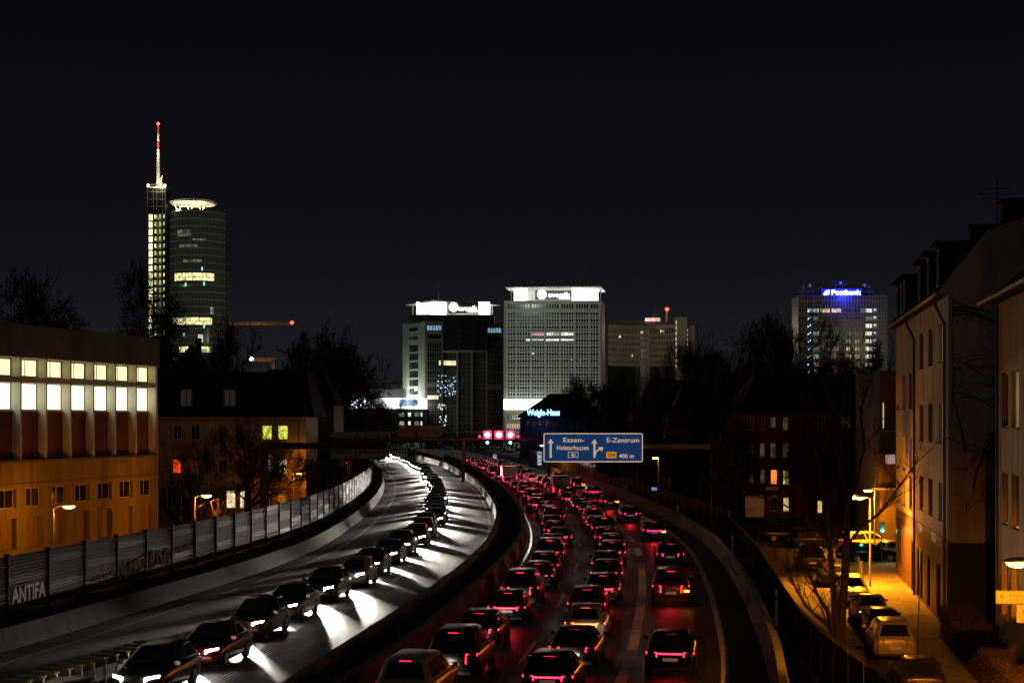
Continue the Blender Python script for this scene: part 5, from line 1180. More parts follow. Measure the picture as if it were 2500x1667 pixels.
for (v,r_) in ((1453,738),(1640,732),(1662,732),(1352,966),(1230,785)):
    u = (zx(v)-1486)/163; p = cv(u); q = MB(); q.quad((p.x-.7,p.y-.10,Zf(zy(r_+12))),(p.x+.7,p.y-.10,Zf(zy(r_+12))),(p.x+.7,p.y-.10,Zf(zy(r_-12))),(p.x-.7,p.y-.10,Zf(zy(r_-12)))); q.build("glowing_window_pane", G_YELW, t)
mb = MB(); bx(mb,X,Zf,zx(1758),zx(1872),zy(605),1050,-1,14); mb.build("stair_tower", M_C3, t)
for k in range(9): pane(t,X,Zf,zx(1760),zx(1771),zy(640+k*52),zy(672+k*52),-1.06,glow("stair_window",(1.0,0.92,0.55),.45,False),"glowing_window_pane")
mb = MB(); bx(mb,X,Zf,zx(1872),zx(1952),zy(676),1050,3,16); mb.build("side_wing", M_C3, t)
for k in range(7): pane(t,X,Zf,zx(1872),zx(1884),zy(712+k*46),zy(738+k*46),2.9,MATS["stair_window"],"glowing_window_pane")
mb = MB(); bx(mb,X,Zf,zx(1165),zx(1720),zy(630),zy(672),8,20); mb.build("roof_storey", mat("dark_plant_room",(0.06,0.055,0.05),.9), t)
mb = MB(); bx(mb,X,Zf,zx(1480),zx(1620),zy(606),zy(636),4,8); mb.build("lit_roof_sign", glow("pink_roof_light",(1.0,0.55,0.5),1.1,False,.6,.3,.4), t)
mb = MB(); bx(mb,X,Zf,zx(1548),zx(1606),zy(520),zy(606),5,9); mb.build("plant_box", M_TGL, t)
q = MB(); q.tube([(X(zx(1688)),6,Zf(zy(640))),(X(zx(1688)),6,Zf(zy(530)))],.6,8); q.build("mast", mat("pale_mast",(.5,.4,.36),.7), t)
q = MB(); c = Vector((X(zx(1688)),5,Zf(zy(522)))); q.tube([c-Vector((0,0,.9)),c-Vector((0,0,.6)),c,c+Vector((0,0,.6)),c+Vector((0,0,.9))],[.3,.9,1.15,.9,.3],10); q.build("red_beacon", glow("aviation_red",(1.0,0.03,0.02),9.0,False), t)
wall_light(t,X,Zf,1500,830,-60,20000,(1.0,.9,.7)); wall_light(t,X,Zf,1600,830,-70,17000,(1.0,.85,.65))

# ---------------- bank tower
px8 = lambda v: 1800+v/5.226; py8 = lambda v: 660+v/5.226
t, X, Zf = far("bank_tower", "gridded bank tower with a blue-lit Postbank sign on its roof", 2057, 713)
mb = MB(); bx(mb,X,Zf,px8(778),px8(1908),721.5,1100,0,16); mb.build("body", mat("bank_panels",(0.075,0.068,0.052),.35,var=.2,scale=.2), t)
q = MB()
for k in range(31):
    x = X(px8(778))+(X(px8(1908))-X(px8(778)))*k/30; q.box(x-.09,x+.09,-.35,-.02,0,Zf(721.2))
for v in [322,390]+[487+97.5*k for k in range(9)]+[540+97.5*k for k in range(9)]: q.box(X(px8(778)),X(px8(1908)),-.28,-.02,Zf(py8(v))-.10,Zf(py8(v))+.10)
q.build("facade_grid", mat("bank_mullion",(0.26,0.23,0.17),.6,var=.2,scale=.3), t, kind="stuff")
for r in range(9):
    yv = 487+97.5*r
    for (a,b) in ((790,870),(1050,1130),(1140,1200),(1210,1290),(1380,1450),(1500,1560)): pane(t,X,Zf,px8(a),px8(b),py8(yv),py8(yv+52),-.03,M_TGL,"window")
    pane(t,X,Zf,px8(1637),px8(1715),py8(yv),py8(yv+50),-.05, glow("office_white",(0.92,1.0,0.72),1.0,False,.35,.6,.5) if r != 1 else glow("dim_green",(0.3,.6,.4),.12,False))
    pane(t,X,Zf,px8(1725),px8(1785),py8(yv),py8(yv+50),-.05, glow("dim_blue_room",(0.04,0.05,0.16),.35,False),"window")
    q = MB(); c = (X(px8(1756)),-.10,Zf(py8(yv+14))); q.disc(c,.38,10); q.build("blue_lamp", glow("blue_white_lamp",(0.35,0.55,1.0),4.0,False), t)
    for v in (906,930): q = MB(); q.disc((X(px8(v)),-.10,Zf(py8(yv+(18 if v > 910 else 34)))),.30,10); q.build("blue_lamp", MATS["blue_white_lamp"], t)
    pane(t,X,Zf,px8(966),px8(1042),py8(yv),py8(yv+50),-.05,[glow("teal_room",(0.4,.8,.6),.4,False,.5,.6,.3),glow("dim_green",(0.3,.6,.4),.12,False),M_TGL,glow("teal_room",(0.4,.8,.6),.4,False),glow("dim_teal",(0.1,.3,.3),.12,False),glow("dim_teal",(0.1,.3,.3),.12,False),MATS["teal_room"],glow("warm_room",(1.0,.62,.25),.75,False,.5,.6,.4),MATS["warm_room"]][r],"window")
for (a,b,m) in ((895,960,"teal_room"),(1060,1080,"warm_room"),(1090,1180,"warm_room"),(1205,1320,"warm_room"),(1565,1625,"dim_teal")): pane(t,X,Zf,px8(a),px8(b),py8(487),py8(540),-.06,MATS[m])
mb = MB(); bx(mb,X,Zf,px8(870),px8(1770),py8(238),py8(320),3,13); mb.build("roof_storey", mat("dark_plant_room",(0.06,0.055,0.05),.9), t)
mb = MB(); bx(mb,X,Zf,px8(1085),px8(1600),py8(232),py8(318),1.5,2.6); bk = mb.build("sign_backing", mat("sign_blue_back",(0.03,0.04,0.5),.6,var=0,emit=(0.005,0.008,1.0),es=.35), t)
G_PB = glow("sign_bluish_white",(0.72,0.78,1.0),5.0,False)
text("lettering","Postbank",3.0,G_PB,bk,(X(px8(1205)),1.25,Zf(py8(306))),width=X(px8(1582))-X(px8(1205)),extrude=.06,bold=.05)
q = MB(); q.prism([(X(px8(a)),Zf(py8(b))) for a,b in ((1108,312),(1118,280),(1138,258),(1166,250),(1188,254),(1160,272),(1150,290),(1146,312))],1.2,1.35); q.build("logo_horn", G_PB, bk)
q = MB(); q.prism([(X(px8(a)),Zf(py8(b))) for a,b in ((1160,312),(1162,292),(1176,272),(1190,266),(1182,290),(1176,306))],1.2,1.35); q.build("logo_stroke", glow("logo_pink",(1.0,0.35,0.6),3.0,False), bk)
lamp("sign_light",'POINT',(X(px8(1340)),-3,Zf(py8(280))),16000,(0.02,0.03,1.0),t,1.0)
for (v,h,d_) in ((1345,150,0),(868,215,1),(950,180,2),(1090,215,3),(1655,175,4),(1710,210,5)):
    q = MB(); q.tube([(X(px8(v)),7,Zf(py8(240))),(X(px8(v)),7,Zf(py8(h)))],.25,6); am_ = q.build("aerial_mast", M_DARKST, t)
    if v == 1345:
        q = MB(); q.box(X(px8(1250)),X(px8(1445)),6,8,Zf(py8(178)),Zf(py8(162)))
        for a in (1255,1300,1350,1400,1440): q.box(X(px8(a))-.2,X(px8(a))+.2,6.5,7.5,Zf(py8(162)),Zf(py8(108)))
        q.build("aerial_platform", M_DARKST, am_)
    q = MB(); q.disc((X(px8(v))+.4,6.4,Zf(py8(h))),.7,12); q.build("dish", mat("white_dish",(.6,.6,.58),.6,var=0), am_)
wall_light(t,X,Zf,2150,850,-70,30000,(1.0,.85,.55))

# ---------------- round glass tower with lift shaft and mast
YT = 930.0; tw = thing("round_glass_tower", "tall round glass tower with lift shaft, helipad ring and red-white mast", "skyscraper", (gx(482.6,YT),YT,-2.2))
tx = lambda px: gx(px,YT)-gx(482.6,YT); tz = lambda py: gz(py,YT)+2.2
RAD = 15.7; N = 72; TOP = tz(523)
def ring(mb, r, z0, z1, a0=0, a1=360, n=N, inner=None):
    vv = []
    for k in range(n+1):
        a = R(a0+(a1-a0)*k/n); vv += [(r*math.sin(a),-r*math.cos(a),z0),(r*math.sin(a),-r*math.cos(a),z1)]
    return mb.add(vv,[(2*k,2*k+2,2*k+3,2*k+1) for k in range(n)])
m_rt = mat("round_tower_glass",(0.022,0.028,0.022),.10,var=0.25,scale=.08,spec=.8,emit=(0.60,0.66,0.45),es=.016,sample=False)  # faint even glow put into the glass to lift the dark cylinder
mb = MB(); ring(mb,RAD,0,TOP); mb.disc((0,0,TOP-.1),RAD,48,'z'); mb.build("glass_cylinder", m_rt, tw)
q = MB(); z = TOP; rows_ = []
while z > 4: ring(q,RAD+.22,z-.32,z,n=60); rows_.append(z); z -= 4.2
q.build("floor_rings", mat("tower_floor_ring",(0.14,0.16,0.12),.5,var=.2,scale=.3,emit=(.6,.68,.45),es=.045,sample=False), tw, kind="stuff")  # rings given a faint glow so they show on the dark tower
q = MB()
for k in range(48):
    a = R(k*7.5); x,y = (RAD+.10)*math.sin(a),-(RAD+.10)*math.cos(a); q.box(x-.07,x+.07,y-.07,y+.07,2,TOP)
q.build("mullions", mat("tower_mullion",(0.06,0.07,0.055),.5,var=0), tw, kind="stuff")
G_FLR = glow("lit_tower_floor",(1.0,0.93,0.42),1.0,False,.8,.45,.45); G_FLD = glow("dim_tower_floor",(0.75,0.80,0.55),.12,False,.9,.35,.1)
for (py0,py1,a0,a1,m) in ((672,690,-44,47,G_FLR),(779,796,-56,42,G_FLR),(849,862,-30,40,G_FLR),(569,584,-35,-2,G_FLD),(590,594,0,28,G_FLD),(604,610,-30,10,G_FLD),(640,646,-20,20,G_FLD),(700,705,-30,0,G_FLD),(752,770,38,46,glow("lit_tower_bay",(.85,.9,.8),.3,False,.6,.4,.2)),(820,838,12,22,glow("lit_tower_bay2",(.9,1.0,.75),.7,False,.6,.4,.3))):
    q = MB(); ring(q,RAD+.05,tz(py1),tz(py0),a0,a1,24); q.build("lit_floor", m, tw)
for (a,py) in ((20,662),(24,698),(-18,820),(24,800),(-14,700)):
    aa = R(a); x,y = (RAD+.3)*math.sin(aa),-(RAD+.3)*math.cos(aa); q = MB(); q.quad((x-.4,y,tz(py)-1),(x+.4,y,tz(py)-1),(x+.4,y,tz(py)+1),(x-.4,y,tz(py)+1)); q.build("glowing_window_pane", glow("teal_point",(.35,1.0,.75),1.2,False), tw)
# roof edge posts
mb = MB(); ring(mb,RAD-.4,TOP,TOP+.9); mb.build("roof_screen", mat("roof_screen",(0.18,0.16,0.11),.6,var=.3,scale=.5), tw)
# lift shaft
x0,x1 = tx(368.5),tx(412); zt_ = tz(464.5)
mb = MB(); mb.box(x0,x1,-9,2,0,zt_); shf = mb.build("lift_shaft", M_TGL, tw)
G_SHB = glow("lit_shaft_column",(1.0,0.97,0.52),1.8,False,.3,.5,.6); G_SHG = glow("greenish_shaft_room",(0.40,0.45,0.10),.10,False,.9,.6,.2); G_SHW = glow("shaft_window",(0.95,0.95,0.40),.85,False,.6,.6,.3)
for k in range(19):
    zc = tz(529+k*17.6)
    for (a,b,m,h) in ((372,381,G_SHB,3.3),(385.5,390,G_SHW,2.4),(390.5,404,G_SHG,3.2),(398,400,G_SHW,2.2),(407,410,G_SHW,2.0)):
        if k > 16 and m is not G_SHB: continue
        q = MB(); yq = -9.06 if m is not G_SHG else -9.03; q.quad((tx(a),yq,zc-h),(tx(b),yq,zc-h),(tx(b),yq,zc),(tx(a),yq,zc)); q.build("lit_bay", m, shf)
q = MB()
for k in range(24): zz_ = tz(529+(k-4)*17.6)+.5; q.box(x0-.2,x1+.2,-9.3,-9.07,zz_-.25,zz_+.25)
for px in (368.7,383,391,405,411.8): q.box(tx(px)-.15,tx(px)+.15,-9.35,-9.07,0,zt_)
q.build("shaft_frame", mat("shaft_steel",(0.08,0.09,0.07),.5,var=0), shf, kind="stuff")
mb = MB(); mb.box(x0-.3,x1+.3,-9.3,2.3,zt_,zt_+.8); mb.build("shaft_parapet", mat("lit_parapet",(.45,.38,.26),.6,var=.2), shf)
G_WL = glow("warm_white_lamp",(1.0,0.82,0.55),12.0,False)
for px in (370.5,411):
    q = MB(); c = Vector((tx(px),-9.2,zt_+1.4)); q.tube([c-Vector((0,0,.6)),c,c+Vector((0,0,.6))],[.3,.7,.3],8); q.build("roof_lamp", G_WL, shf)
# mast
mx = tx(390); zm0, zm1 = zt_, tz(309)
secs = [(0,.62,"white"),(.62,.745,"red"),(.745,.86,"white"),(.86,1,"red")]
for a,b,cn in secs:
    q = MB(); ra = 1.25*(1-a)+.45*a if a < .62 else .62; rb = 1.25*(1-b)+.45*b if b <= .62 else .62
    q.tube([(mx,-4,zm0+(zm1-zm0)*a),(mx,-4,zm0+(zm1-zm0)*b)],[ra,rb],10); q.build("mast_section", mat("mast_white",(.78,.72,.62),.6,var=.1) if cn == "white" else mat("mast_red",(.6,.05,.03),.6,var=.1), tw)
q = MB(); c = Vector((mx,-4,zm1+.8)); q.tube([c-Vector((0,0,.7)),c,c+Vector((0,0,.7))],[.4,.9,.4],8); q.build("mast_beacon", MATS["aviation_red"], tw)
lamp("mast_light",'POINT',(mx+2.2,-13,zm0+1.5),5500,(1.0,.80,.55),tw,.5); lamp("mast_light",'POINT',(mx+1,-12,zm0+24),5500,(1.0,.82,.62),tw,.5); lamp("mast_light",'POINT',(mx+1,-12,zm0+42),3500,(1.0,.85,.7),tw,.5)
q = MB(); q.tube([(mx+1.6,-5,zt_),(mx+2.0,-5,zt_+6),(mx+2.8,-5,zt_+8)],[.9,.7,.2],6); q.build("mast_stay", mat("mast_white",(.78,.72,.62),.6), tw)
# helipad ring on V struts
hx_, hz_ = tx(472), tz(498)
q = MB(); vv = []; n = 40
for k in range(n):
    a = 2*math.pi*k/n
    for r_,z_ in ((14,0),(14,.7),(13.2,.9),(12.5,-.5)): vv.append((hx_+r_*math.cos(a),r_*math.sin(a),hz_+z_))
q.add(vv,[(4*k+j,4*((k+1)%n)+j,4*((k+1)%n)+(j+1)%4,4*k+(j+1)%4) for k in range(n) for j in range(4)]); hel = q.build("helipad_ring", mat("helipad_white",(.8,.70,.52),.5,var=.1), tw)
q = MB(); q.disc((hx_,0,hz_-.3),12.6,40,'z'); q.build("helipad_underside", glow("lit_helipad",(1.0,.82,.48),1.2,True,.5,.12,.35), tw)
q = MB(); q.disc((hx_,0,hz_+1.3),12.8,40,'z'); q.build("helipad_deck", M_DARKST, tw)
for b in (-6.8,0.0,6.6):
    for sd in (-1,1):
        q = MB(); q.tube([(hx_+b,-9.5,TOP+.1),(hx_+b+sd*2.9,-9.5,hz_-.4)],.36,6); q.build("strut", mat("lit_strut",(.85,.75,.55),.5,var=.1), tw)
for dx in (-7,0,7): lamp("helipad_light",'POINT',(hx_+dx,-12.5,TOP+1.2),2600,(1.0,.80,.48),tw,.4)

# ---------------- two cranes
def crane(label, px0, px1, py, Y, tip, tipm, mast_px):
    t = thing("tower_crane", label, "crane", (gx(mast_px,Y),Y,-2.2)); c0 = gx(mast_px,Y); zz = gz(py,Y)+2.2; xa,xb = gx(px0,Y)-c0,gx(px1,Y)-c0
    q = MB(); q.box(-.9,.9,-.9,.9,0,zz); q.build("mast", M_DARKST, t)
    q = MB(); n = int(abs(xb-xa)/2.2)
    for z in (0,1.9): q.tube([(xa,0,zz+z*.6),(xb,0,zz+z*.6)],.16,4)
    for k in range(n):
        a = xa+(xb-xa)*k/n; b = xa+(xb-xa)*(k+1)/n; q.tube([(a,0,zz),((a+b)/2,0,zz+1.14),(b,0,zz)],.10,4)
    q.build("jib", mat("crane_yellow",(.42,.22,.05),.6,var=.2,emit=(1.0,.5,.2),es=.0), t)
    if tip:
        c = Vector((xb,0,zz+1)); q = MB(); q.tube([c-Vector((0,0,.9)),c,c+Vector((0,0,.9))],[.4,1.1,.4],8); q.build("jib_lamp", tipm, t)
    lamp("jib_light",'POINT',((xa+xb)/2,-9,zz-7),5000,(1.0,.6,.3),t,.5)
crane("long crane jib with red tip lamp right of the round tower", 540, 713, 792, 880, True, MATS["aviation_red"], 556)
crane("short crane jib with white lamp low beside the round tree", 672, 613, 880, 820, True, glow("white_flood",(1.0,.98,.9),20.0,False), 668)

# ---------------- hip-roofed house with blue sign
YW = 400.0; wh = thing("hip_roofed_house", "dark hip-roofed house with the blue glowing Weigle-Haus sign", "house", (gx(1270,YW),YW,-2.2))
wx_ = lambda px: gx(px,YW)-gx(1270,YW); wz_ = lambda py: gz(py,YW)+2.2
mb = MB(); mb.box(0,wx_(1470),0,16,0,wz_(1019)); mb.build("wall", mat("blue_grey_render",(.10,.10,.12),.9,var=.2), wh)
mb = MB(); a,b = wx_(1258),wx_(1482); ze_ = wz_(1019); zr_ = wz_(960)
mb.add([(a,-1,ze_),(b,-1,ze_),(b,17,ze_),(a,17,ze_),(wx_(1345),6,zr_),(wx_(1420),6,zr_),(wx_(1420),10,zr_),(wx_(1345),10,zr_),(wx_(1312),2,wz_(995)),(wx_(1452),2,wz_(995))],[(0,1,9,8),(8,9,5,4),(1,2,6,5,9),(2,3,7,6),(3,0,8,4,7),(4,5,6,7),(0,3,2,1)]); mb.build("roof", M_ROOF, wh)
text("lettering","Weigle-Haus",2.1,glow("blue_neon",(0.30,0.62,1.0),3.0,True),wh,(wx_(1286),-1.4,wz_(1013.5)),width=wx_(1367)-wx_(1286),extrude=.06,bold=.06)
mb = MB(); mb.box(wx_(1286),wx_(1367),-1.2,-1.05,wz_(1016),wz_(1014.5)); mb.build("sign_rail", M_DARKST, wh)
lamp("sign_light",'POINT',(wx_(1325),-3.2,wz_(1020)),110,(0.05,0.16,1.0),wh,.6)
for px in (1285,1300,1315,1332,1349,1366,1383,1400,1418,1436):
    pane(wh,wx_,wz_,px,px+6,1027,1038,-.05,M_WGL,"window")

# ================================================================== bare winter trees
M_BARK = mat("bare_bark",(0.020,0.016,0.012),0.95,var=.3,scale=3)
def tree_mesh(seed, H, spread, trunk_r, twig_r, depth=6, first=.25, lean=0.0, up=.35, kids=(2,4), shape=1.0):
    r = random.Random(seed); T = MB(); Cn = MB()
    def grow(p, d, ln, rad, lv):
        n = 4 if lv < 2 else 3; pts = [p]; rr_ = [rad]; q = p.copy(); dd = d.copy()
        for k in range(n):
            dd = (dd + Vector((r.uniform(-1,1),r.uniform(-1,1),r.uniform(-.6,.9)*up*2))*(.10+.035*lv)).normalized(); q = q+dd*(ln/n); pts.append(q.copy()); rr_.append(max(twig_r, rad*(1-.45*(k+1)/n)))
        (T if lv <= 1 else Cn).tube(pts, rr_, 6 if lv <= 1 else 3, False)
        if lv >= depth: return
        nk = r.randint(*kids) + (1 if lv <= 1 else 0)
        for j in range(nk):
            u = r.uniform(first if lv == 0 else .25, 1.0) if j else 1.0
            i = min(n-1,int(u*n)); s = pts[i].lerp(pts[i+1],u*n-i) if u < 1 else pts[-1]
            ax = Vector((r.uniform(-1,1),r.uniform(-1,1),r.uniform(-.35,.5))); ax = (ax - ax.dot(dd)*dd)
            if ax.length < .01: continue
            ax.normalize(); an_ = R(r.uniform(18,58))*spread; nd = (dd*math.cos(an_)+ax*math.sin(an_)); nd.z += up*.3; nd.normalize()
            grow(s, nd, ln*r.uniform(.58,.84)*shape, max(twig_r, rr_[i]*r.uniform(.5,.72)), lv+1)
    grow(Vector((0,0,0)), Vector((lean,0,1)).normalized(), H*.30, trunk_r, 0)
    hz = max(v[2] for v in Cn.v)
    k = H/hz; TRI.append(len(Cn.f))
    for mb in (T,Cn): mb.v = [(x*k,y*k,z*k) for x,y,z in mb.v]
    return T, Cn
TC = {}; TRI = []
def tree(label, px, py_top, Y, zb, key, width=None, rz=0.0, name="bare_tree", group="bare winter trees"):
    seed,H,spread,tr_,tw,depth,first,up,kids = key
    t = thing(name, label, "tree", (gx(px,Y),Y,zb), rz, group)
    if key not in TC:
        T, Cn = tree_mesh(seed,H,spread,tr_,tw,depth,first,0,up,kids)
        a = T.build("trunk", M_BARK, t); b = Cn.build("crown", M_BARK, t); TC[key] = (a.data,b.data)
        xs = [v[0] for v in Cn.v]; TC[str(key)] = max(xs)-min(xs)
    else:
        for nm,me in zip(("trunk","crown"),TC[key]):
            o = bpy.data.objects.new(nm, me); C.objects.link(o); o.parent = t
    s = (gz(py_top,Y)-zb)/H; sw = s
    if width: sw = width/TC[str(key)]
    t.scale = (sw,sw,s); return t
K1 = (1,16,1.0,.42,.014,7,.35,.30,(3,4)); K2 = (2,16,1.15,.40,.022,7,.30,.14,(3,4)); K3 = (3,16,.8,.36,.015,7,.30,.42,(3,4)); K4 = (5,14,1.1,.35,.016,7,.25,.16,(3,4)); K5 = (8,12,.9,.24,.012,7,.2,.4,(2,4))
tree("bare tree rising above the roof of the cream office block", 45, 640, 190, -2, K4, 20, 1.0)
tree("bare tree in front of the left edge of the round tower", 335, 625, 260, -2, K4, 17, .4)
tree("bare tree hiding the foot of the round tower on its right side", 545, 765, 230, -2, K4, 15, 2.0)
tree("round-crowned bare tree standing alone against the sky left of the stepped tower", 785, 775, 250, -2, K2, 17, .8)
tree("bare tree in front of the sand-coloured house beside the cantilever post", 600, 985, 140, -1.5, K1, 12.5, 3.0)
tree("small bare tree in front of the left part of the sand-coloured house", 465, 1045, 150, -1.5, K5, 8, 1.0)
tree("slim bare tree before the left end of the glowing white storey", 880, 930, 330, -2, K5, 9, .3)
tree("slim bare tree before the middle of the glowing white storey", 925, 905, 350, -2, K3, 9, 1.7)
tree("slim bare tree before the right end of the glowing white storey", 985, 945, 330, -2, K5, 8, 2.6)
tree("dense small bare tree just right of the round-crowned tree", 845, 900, 300, -2, K4, 12, 2.2)
tree("bare tree behind the hip roof with its top before the slab tower", 1395, 905, 430, -2, K4, 15, 1.2)
tree("bare tree left of the curved block behind the hip roof", 1480, 905, 440, -2, K2, 16, 2.2)
tree("tall upright bare tree in front of the stair tower of the curved block", 1690, 800, 300, -2, K3, 9, .5)
tree("broad dark bare tree right of the curved block", 1760, 785, 250, -2, K3, 17, 1.9)
tree("dark bare tree under the curved block to the right of the blue sign", 1610, 890, 240, -2, K4, 15, .2)
tree("large bare tree covering the left side of the bank tower", 1895, 715, 240, -2, K3, 19, 2.9)
tree("large bare tree in front of the middle of the bank tower", 2045, 760, 200, -2, K1, 16, 1.1)
tree("bare tree left of the large one before the bank tower", 1820, 790, 235, -2, K1, 16, .1)
tree("bare tree between bank tower and pale terrace", 2130, 800, 210, -2, K4, 9, 1.4)
tree("dark bare tree over the wide unlit house by the red house", 1700, 945, 190, -1.6, K2, 11, 2.0)
tree("bare tree before the middle of the red house behind the parked cars", 1985, 985, 160, -1.6, K1, 9, 1.3)
tree("bare tree in front of the right end of the red house", 2085, 965, 165, -1.6, K4, 9, 2.3)
tree("bare bush-like tree before the left end of the red house", 1790, 1010, 172, -1.6, K4, 7, .7)

# forked street tree in the right foreground, built branch by branch
Yt = 76.0; ft_ = thing("street_tree", "dark multi-stemmed street tree leaning over the parked cars behind the fence", "tree", tuple(at(2052,1570,64.5)))
base = at(2052,1570,64.5); fT = MB(); fC = MB(); fr = random.Random(21)
def br(pxs, r0, r1, mb=fT, Y0=64.5, dY=2.0):
    pts = [at(a,b,Y0+dY*i/(len(pxs)-1))-base for i,(a,b) in enumerate(pxs)]
    mb.tube(pts,[r0+(r1-r0)*i/(len(pts)-1) for i in range(len(pts))],7); return pts
def twigs(pts, n, ln, rad, lv=2):
    for _ in range(n):
        i = fr.randint(1,len(pts)-1); s = pts[i-1].lerp(pts[i],fr.random()); d = (pts[i]-pts[i-1]).normalized()
        d = (d*.6+Vector((fr.uniform(-1,1),fr.uniform(-.8,.8),fr.uniform(-.1,.9)))).normalized(); q = [s]; l = ln*fr.uniform(.5,1.2)
        for k in range(4): d = (d+Vector((fr.uniform(-.25,.25),fr.uniform(-.25,.25),fr.uniform(-.05,.3)))).normalized(); q.append(q[-1]+d*l/4)
        fC.tube(q,[rad*(1-.7*k/4) for k in range(5)],4)
        if lv > 0: twigs(q, 3, ln*.55, rad*.55, lv-1)
P1 = br([(2052,1575),(2054,1500),(2062,1420),(2066,1330),(2068,1230),(2060,1120),(2035,1010),(2010,930)],.21,.05)
P2 = br([(2048,1570),(2038,1490),(2032,1400),(2024,1320),(2018,1240),(2000,1140),(1975,1040),(1955,960)],.16,.04)
P3 = br([(2040,1555),(2020,1525),(1990,1500),(1965,1475),(1945,1440),(1930,1405),(1922,1380)],.085,.03); P4 = br([(2034,1540),(2020,1490),(1995,1450),(1985,1420),(1970,1390),(1950,1370)],.09,.03)
P5 = br([(2060,1340),(2100,1290),(2150,1250),(2185,1200),(2215,1160)],.075,.025,dY=-2); P6 = br([(2066,1250),(2090,1180),(2110,1090),(2100,1000),(2120,930)],.075,.025); P7 = br([(2030,1330),(1990,1290),(1950,1250),(1900,1225),(1860,1215)],.065,.02); P8 = br([(2066,1200),(2040,1100),(2060,980),(2070,900)],.065,.025)
for P,n in ((P1,10),(P2,10),(P3,7),(P4,6),(P5,8),(P6,9),(P7,8),(P8,8)): twigs(P,n+6,1.6,.022)
fT.build("trunk", M_BARK, ft_); fC.build("crown", M_BARK, ft_)
sp = thing("street_sapling", "thin leafless sapling in front of the parked estate at bottom right", "tree", tuple(on(2240,1700,-1.6)))
b0 = on(2240,1700,-1.6); Ys = b0.y; q = MB()
mk = lambda pts,r0,r1,mb=q: mb.tube([at(a,b,Ys)-b0 for a,b in pts],[r0+(r1-r0)*i/(len(pts)-1) for i in range(len(pts))],5)
mk([(2238,1690),(2240,1600),(2243,1500),(2245,1420),(2247,1372)],.035,.012); q.build("trunk", M_BARK, sp); q = MB()
for pts in ([(2240,1590),(2215,1570),(2195,1540),(2188,1520)],[(2240,1600),(2256,1580),(2258,1550)],[(2240,1590),(2260,1585),(2262,1560)],[(2238,1640),(2270,1615),(2290,1590)],[(2238,1650),(2210,1620),(2190,1610)],[(2242,1630),(2260,1628),(2285,1612)]): mk(pts,.014,.005,q)
q.build("crown", M_BARK, sp)

# lit pruned shrub under the lamp on the left, dark shrubs and evergreens
def shrub(label, loc, h, wd, seed, m, n=26, name="bare_shrub"):
    t = thing(name, label, "shrub", loc); r = random.Random(seed); q = MB(); T = MB()
    for _ in range(n):
        d = Vector((r.uniform(-1,1)*wd/h,r.uniform(-1,1)*wd/h,1)).normalized(); p = Vector((0,0,0)); pts = [p]
        for k in range(5): d = (d+Vector((r.uniform(-.3,.3),r.uniform(-.3,.3),r.uniform(-.1,.25)))).normalized(); p = p+d*h*r.uniform(.15,.24); pts.append(p)
        q.tube(pts,[.035*(1-.75*k/5) for k in range(6)],4)
        for _2 in range(4):
            i = r.randint(2,5); s = pts[i]; e_ = s+Vector((r.uniform(-1,1),r.uniform(-1,1),r.uniform(0,1)))*h*.16; q.tube([s,(s+e_)/2+Vector((0,0,.04)),e_],[.018,.013,.007],3)
    T.tube([(0,0,-.3),(0,0,.25)],[.12,.10],6); T.build("stem", m, t); q.build("branches", m, t); return t
M_TWIG = mat("pale_twig",(0.30,0.21,0.11),.8,var=.2)
shrub("pruned shrub glowing orange under the second sodium lamp", (-21.3,112.5,-1.0), 4.6, 3.2, 2, M_TWIG, 22)
shrub("dark shrub by the wall of the sand-coloured house", (gx(440,150),150,-1.5), 6.5, 4.0, 3, M_BARK, 40)
shrub("leafless shrub on the fence by the parked cars", (13.2,88,-1.2), 2.6, 1.2, 5, M_BARK, 22)
M_EVER = mat("evergreen_leaf",(0.016,0.024,0.011),.9,spec=.1,var=.5,scale=1.5); M_IVYL = mat("ivy_leaf",(0.03,0.05,0.02),.6,var=.5,scale=3)
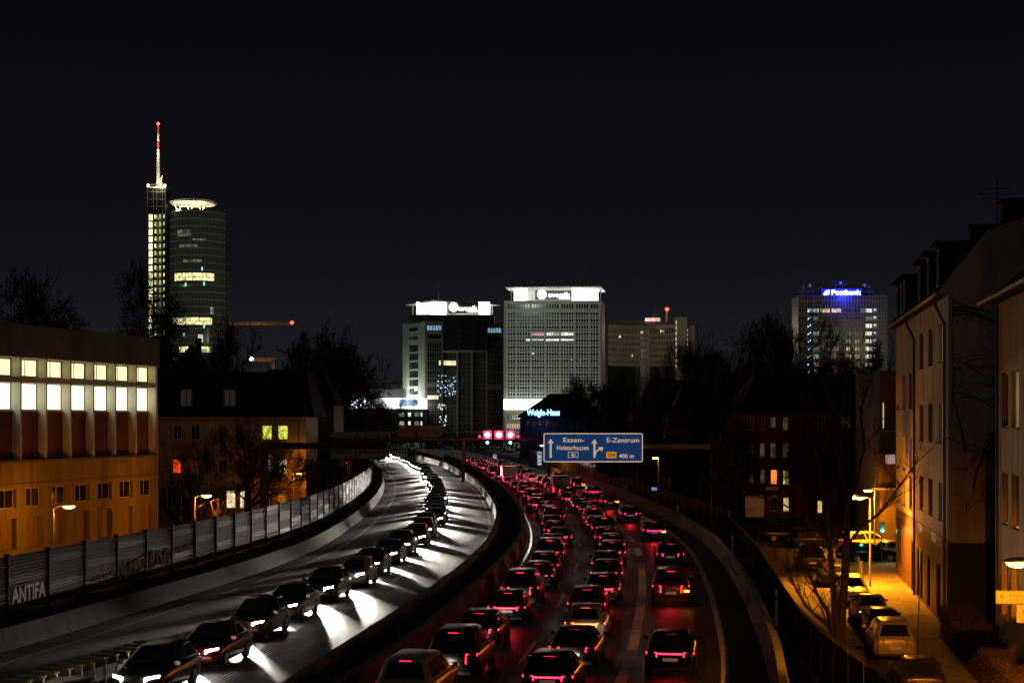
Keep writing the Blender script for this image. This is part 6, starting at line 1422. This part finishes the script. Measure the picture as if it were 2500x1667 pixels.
def evergreen(label, loc, h, r_, seed, m=M_EVER, n=9000, cone=.7, leaf=.16, name="evergreen_tree"):
    t = thing(name, label, "tree", loc, 0, "evergreen trees"); r = random.Random(seed); q = MB()
    lobes = [(r.uniform(-.5,.5)*r_,r.uniform(-.5,.5)*r_,r.uniform(.2,.9)*h,r.uniform(.35,.7)*r_) for _ in range(26)]
    for _ in range(n):
        cx,cy,cz,cr = r.choice(lobes); k = 1-cone*max(0,cz/h-.15)
        d = Vector((r.gauss(0,1),r.gauss(0,1),r.gauss(0,1))).normalized()*cr*r.uniform(.6,1.05); p = Vector((cx*k*1.6,cy*k*1.6,cz))+Vector((d.x*k,d.y*k,d.z*1.2))
        if p.z < .1 or p.z > h: continue
        u = Vector((r.uniform(-1,1),r.uniform(-1,1),r.uniform(-1,1))).normalized()*leaf; v = Vector((r.uniform(-1,1),r.uniform(-1,1),r.uniform(-1,1))).normalized()*leaf*.6
        q.add([p-u,p+v,p+u,p-v],[(0,1,2,3)])
    T = MB(); T.tube([(0,0,-.5),(0,0,h*.5),(0,0,h*.92)],[.28,.16,.04],7); T.build("trunk", M_BARK, t); q.build("crown", m, t); return t
evergreen("dark evergreen between the sand-coloured house and the noise wall", (gx(790,176),176,-1.6), 8.6, 2.6, 1)
evergreen("dark evergreen behind the cantilever sign backs", (gx(860,300),300,-2), 12.5, 5.5, 2, cone=.4)
evergreen("ivy-covered tree left of the white van", (gx(1760,160),160,-1.6), 9.5, 1.8, 3, M_IVYL, 10000, .35)
evergreen("dark evergreen mass behind the right barrier under the direction sign", (gx(1640,215),215,-1.8), 8.5, 4.5, 4, cone=.4)
evergreen("dark evergreen behind right barrier, left of the small sodium lamp", (gx(1500,275),275,-1.8), 10.5, 5.5, 5, cone=.4)
evergreen("dark evergreen on the verge behind the far right barrier", (gx(1700,180),180,-1.6), 6.5, 3.2, 6, cone=.4)
evergreen("dark evergreen beside the hip-roofed house", (gx(1465,380),380,-2), 13, 7, 7, cone=.4)
tb_ = MB(); rr = random.Random(8)
for _ in range(9000):
    x = rr.uniform(-130,160); y = 470+rr.uniform(0,60); z = rr.uniform(-2,6.5)*rr.random()**.4; u = Vector((rr.uniform(-1,1),rr.uniform(-1,1),rr.uniform(-1,1))).normalized()*.5; v = Vector((rr.uniform(-1,1),rr.uniform(-1,1),rr.uniform(-1,1))).normalized()*.35; p = Vector((x,y,z)); tb_.add([p-u,p+v,p+u,p-v],[(0,1,2,3)])
o = tb_.build("far_undergrowth", M_EVER, kind="stuff"); o["label"] = "dark undergrowth closing the end of the motorway"; o["category"] = "undergrowth"
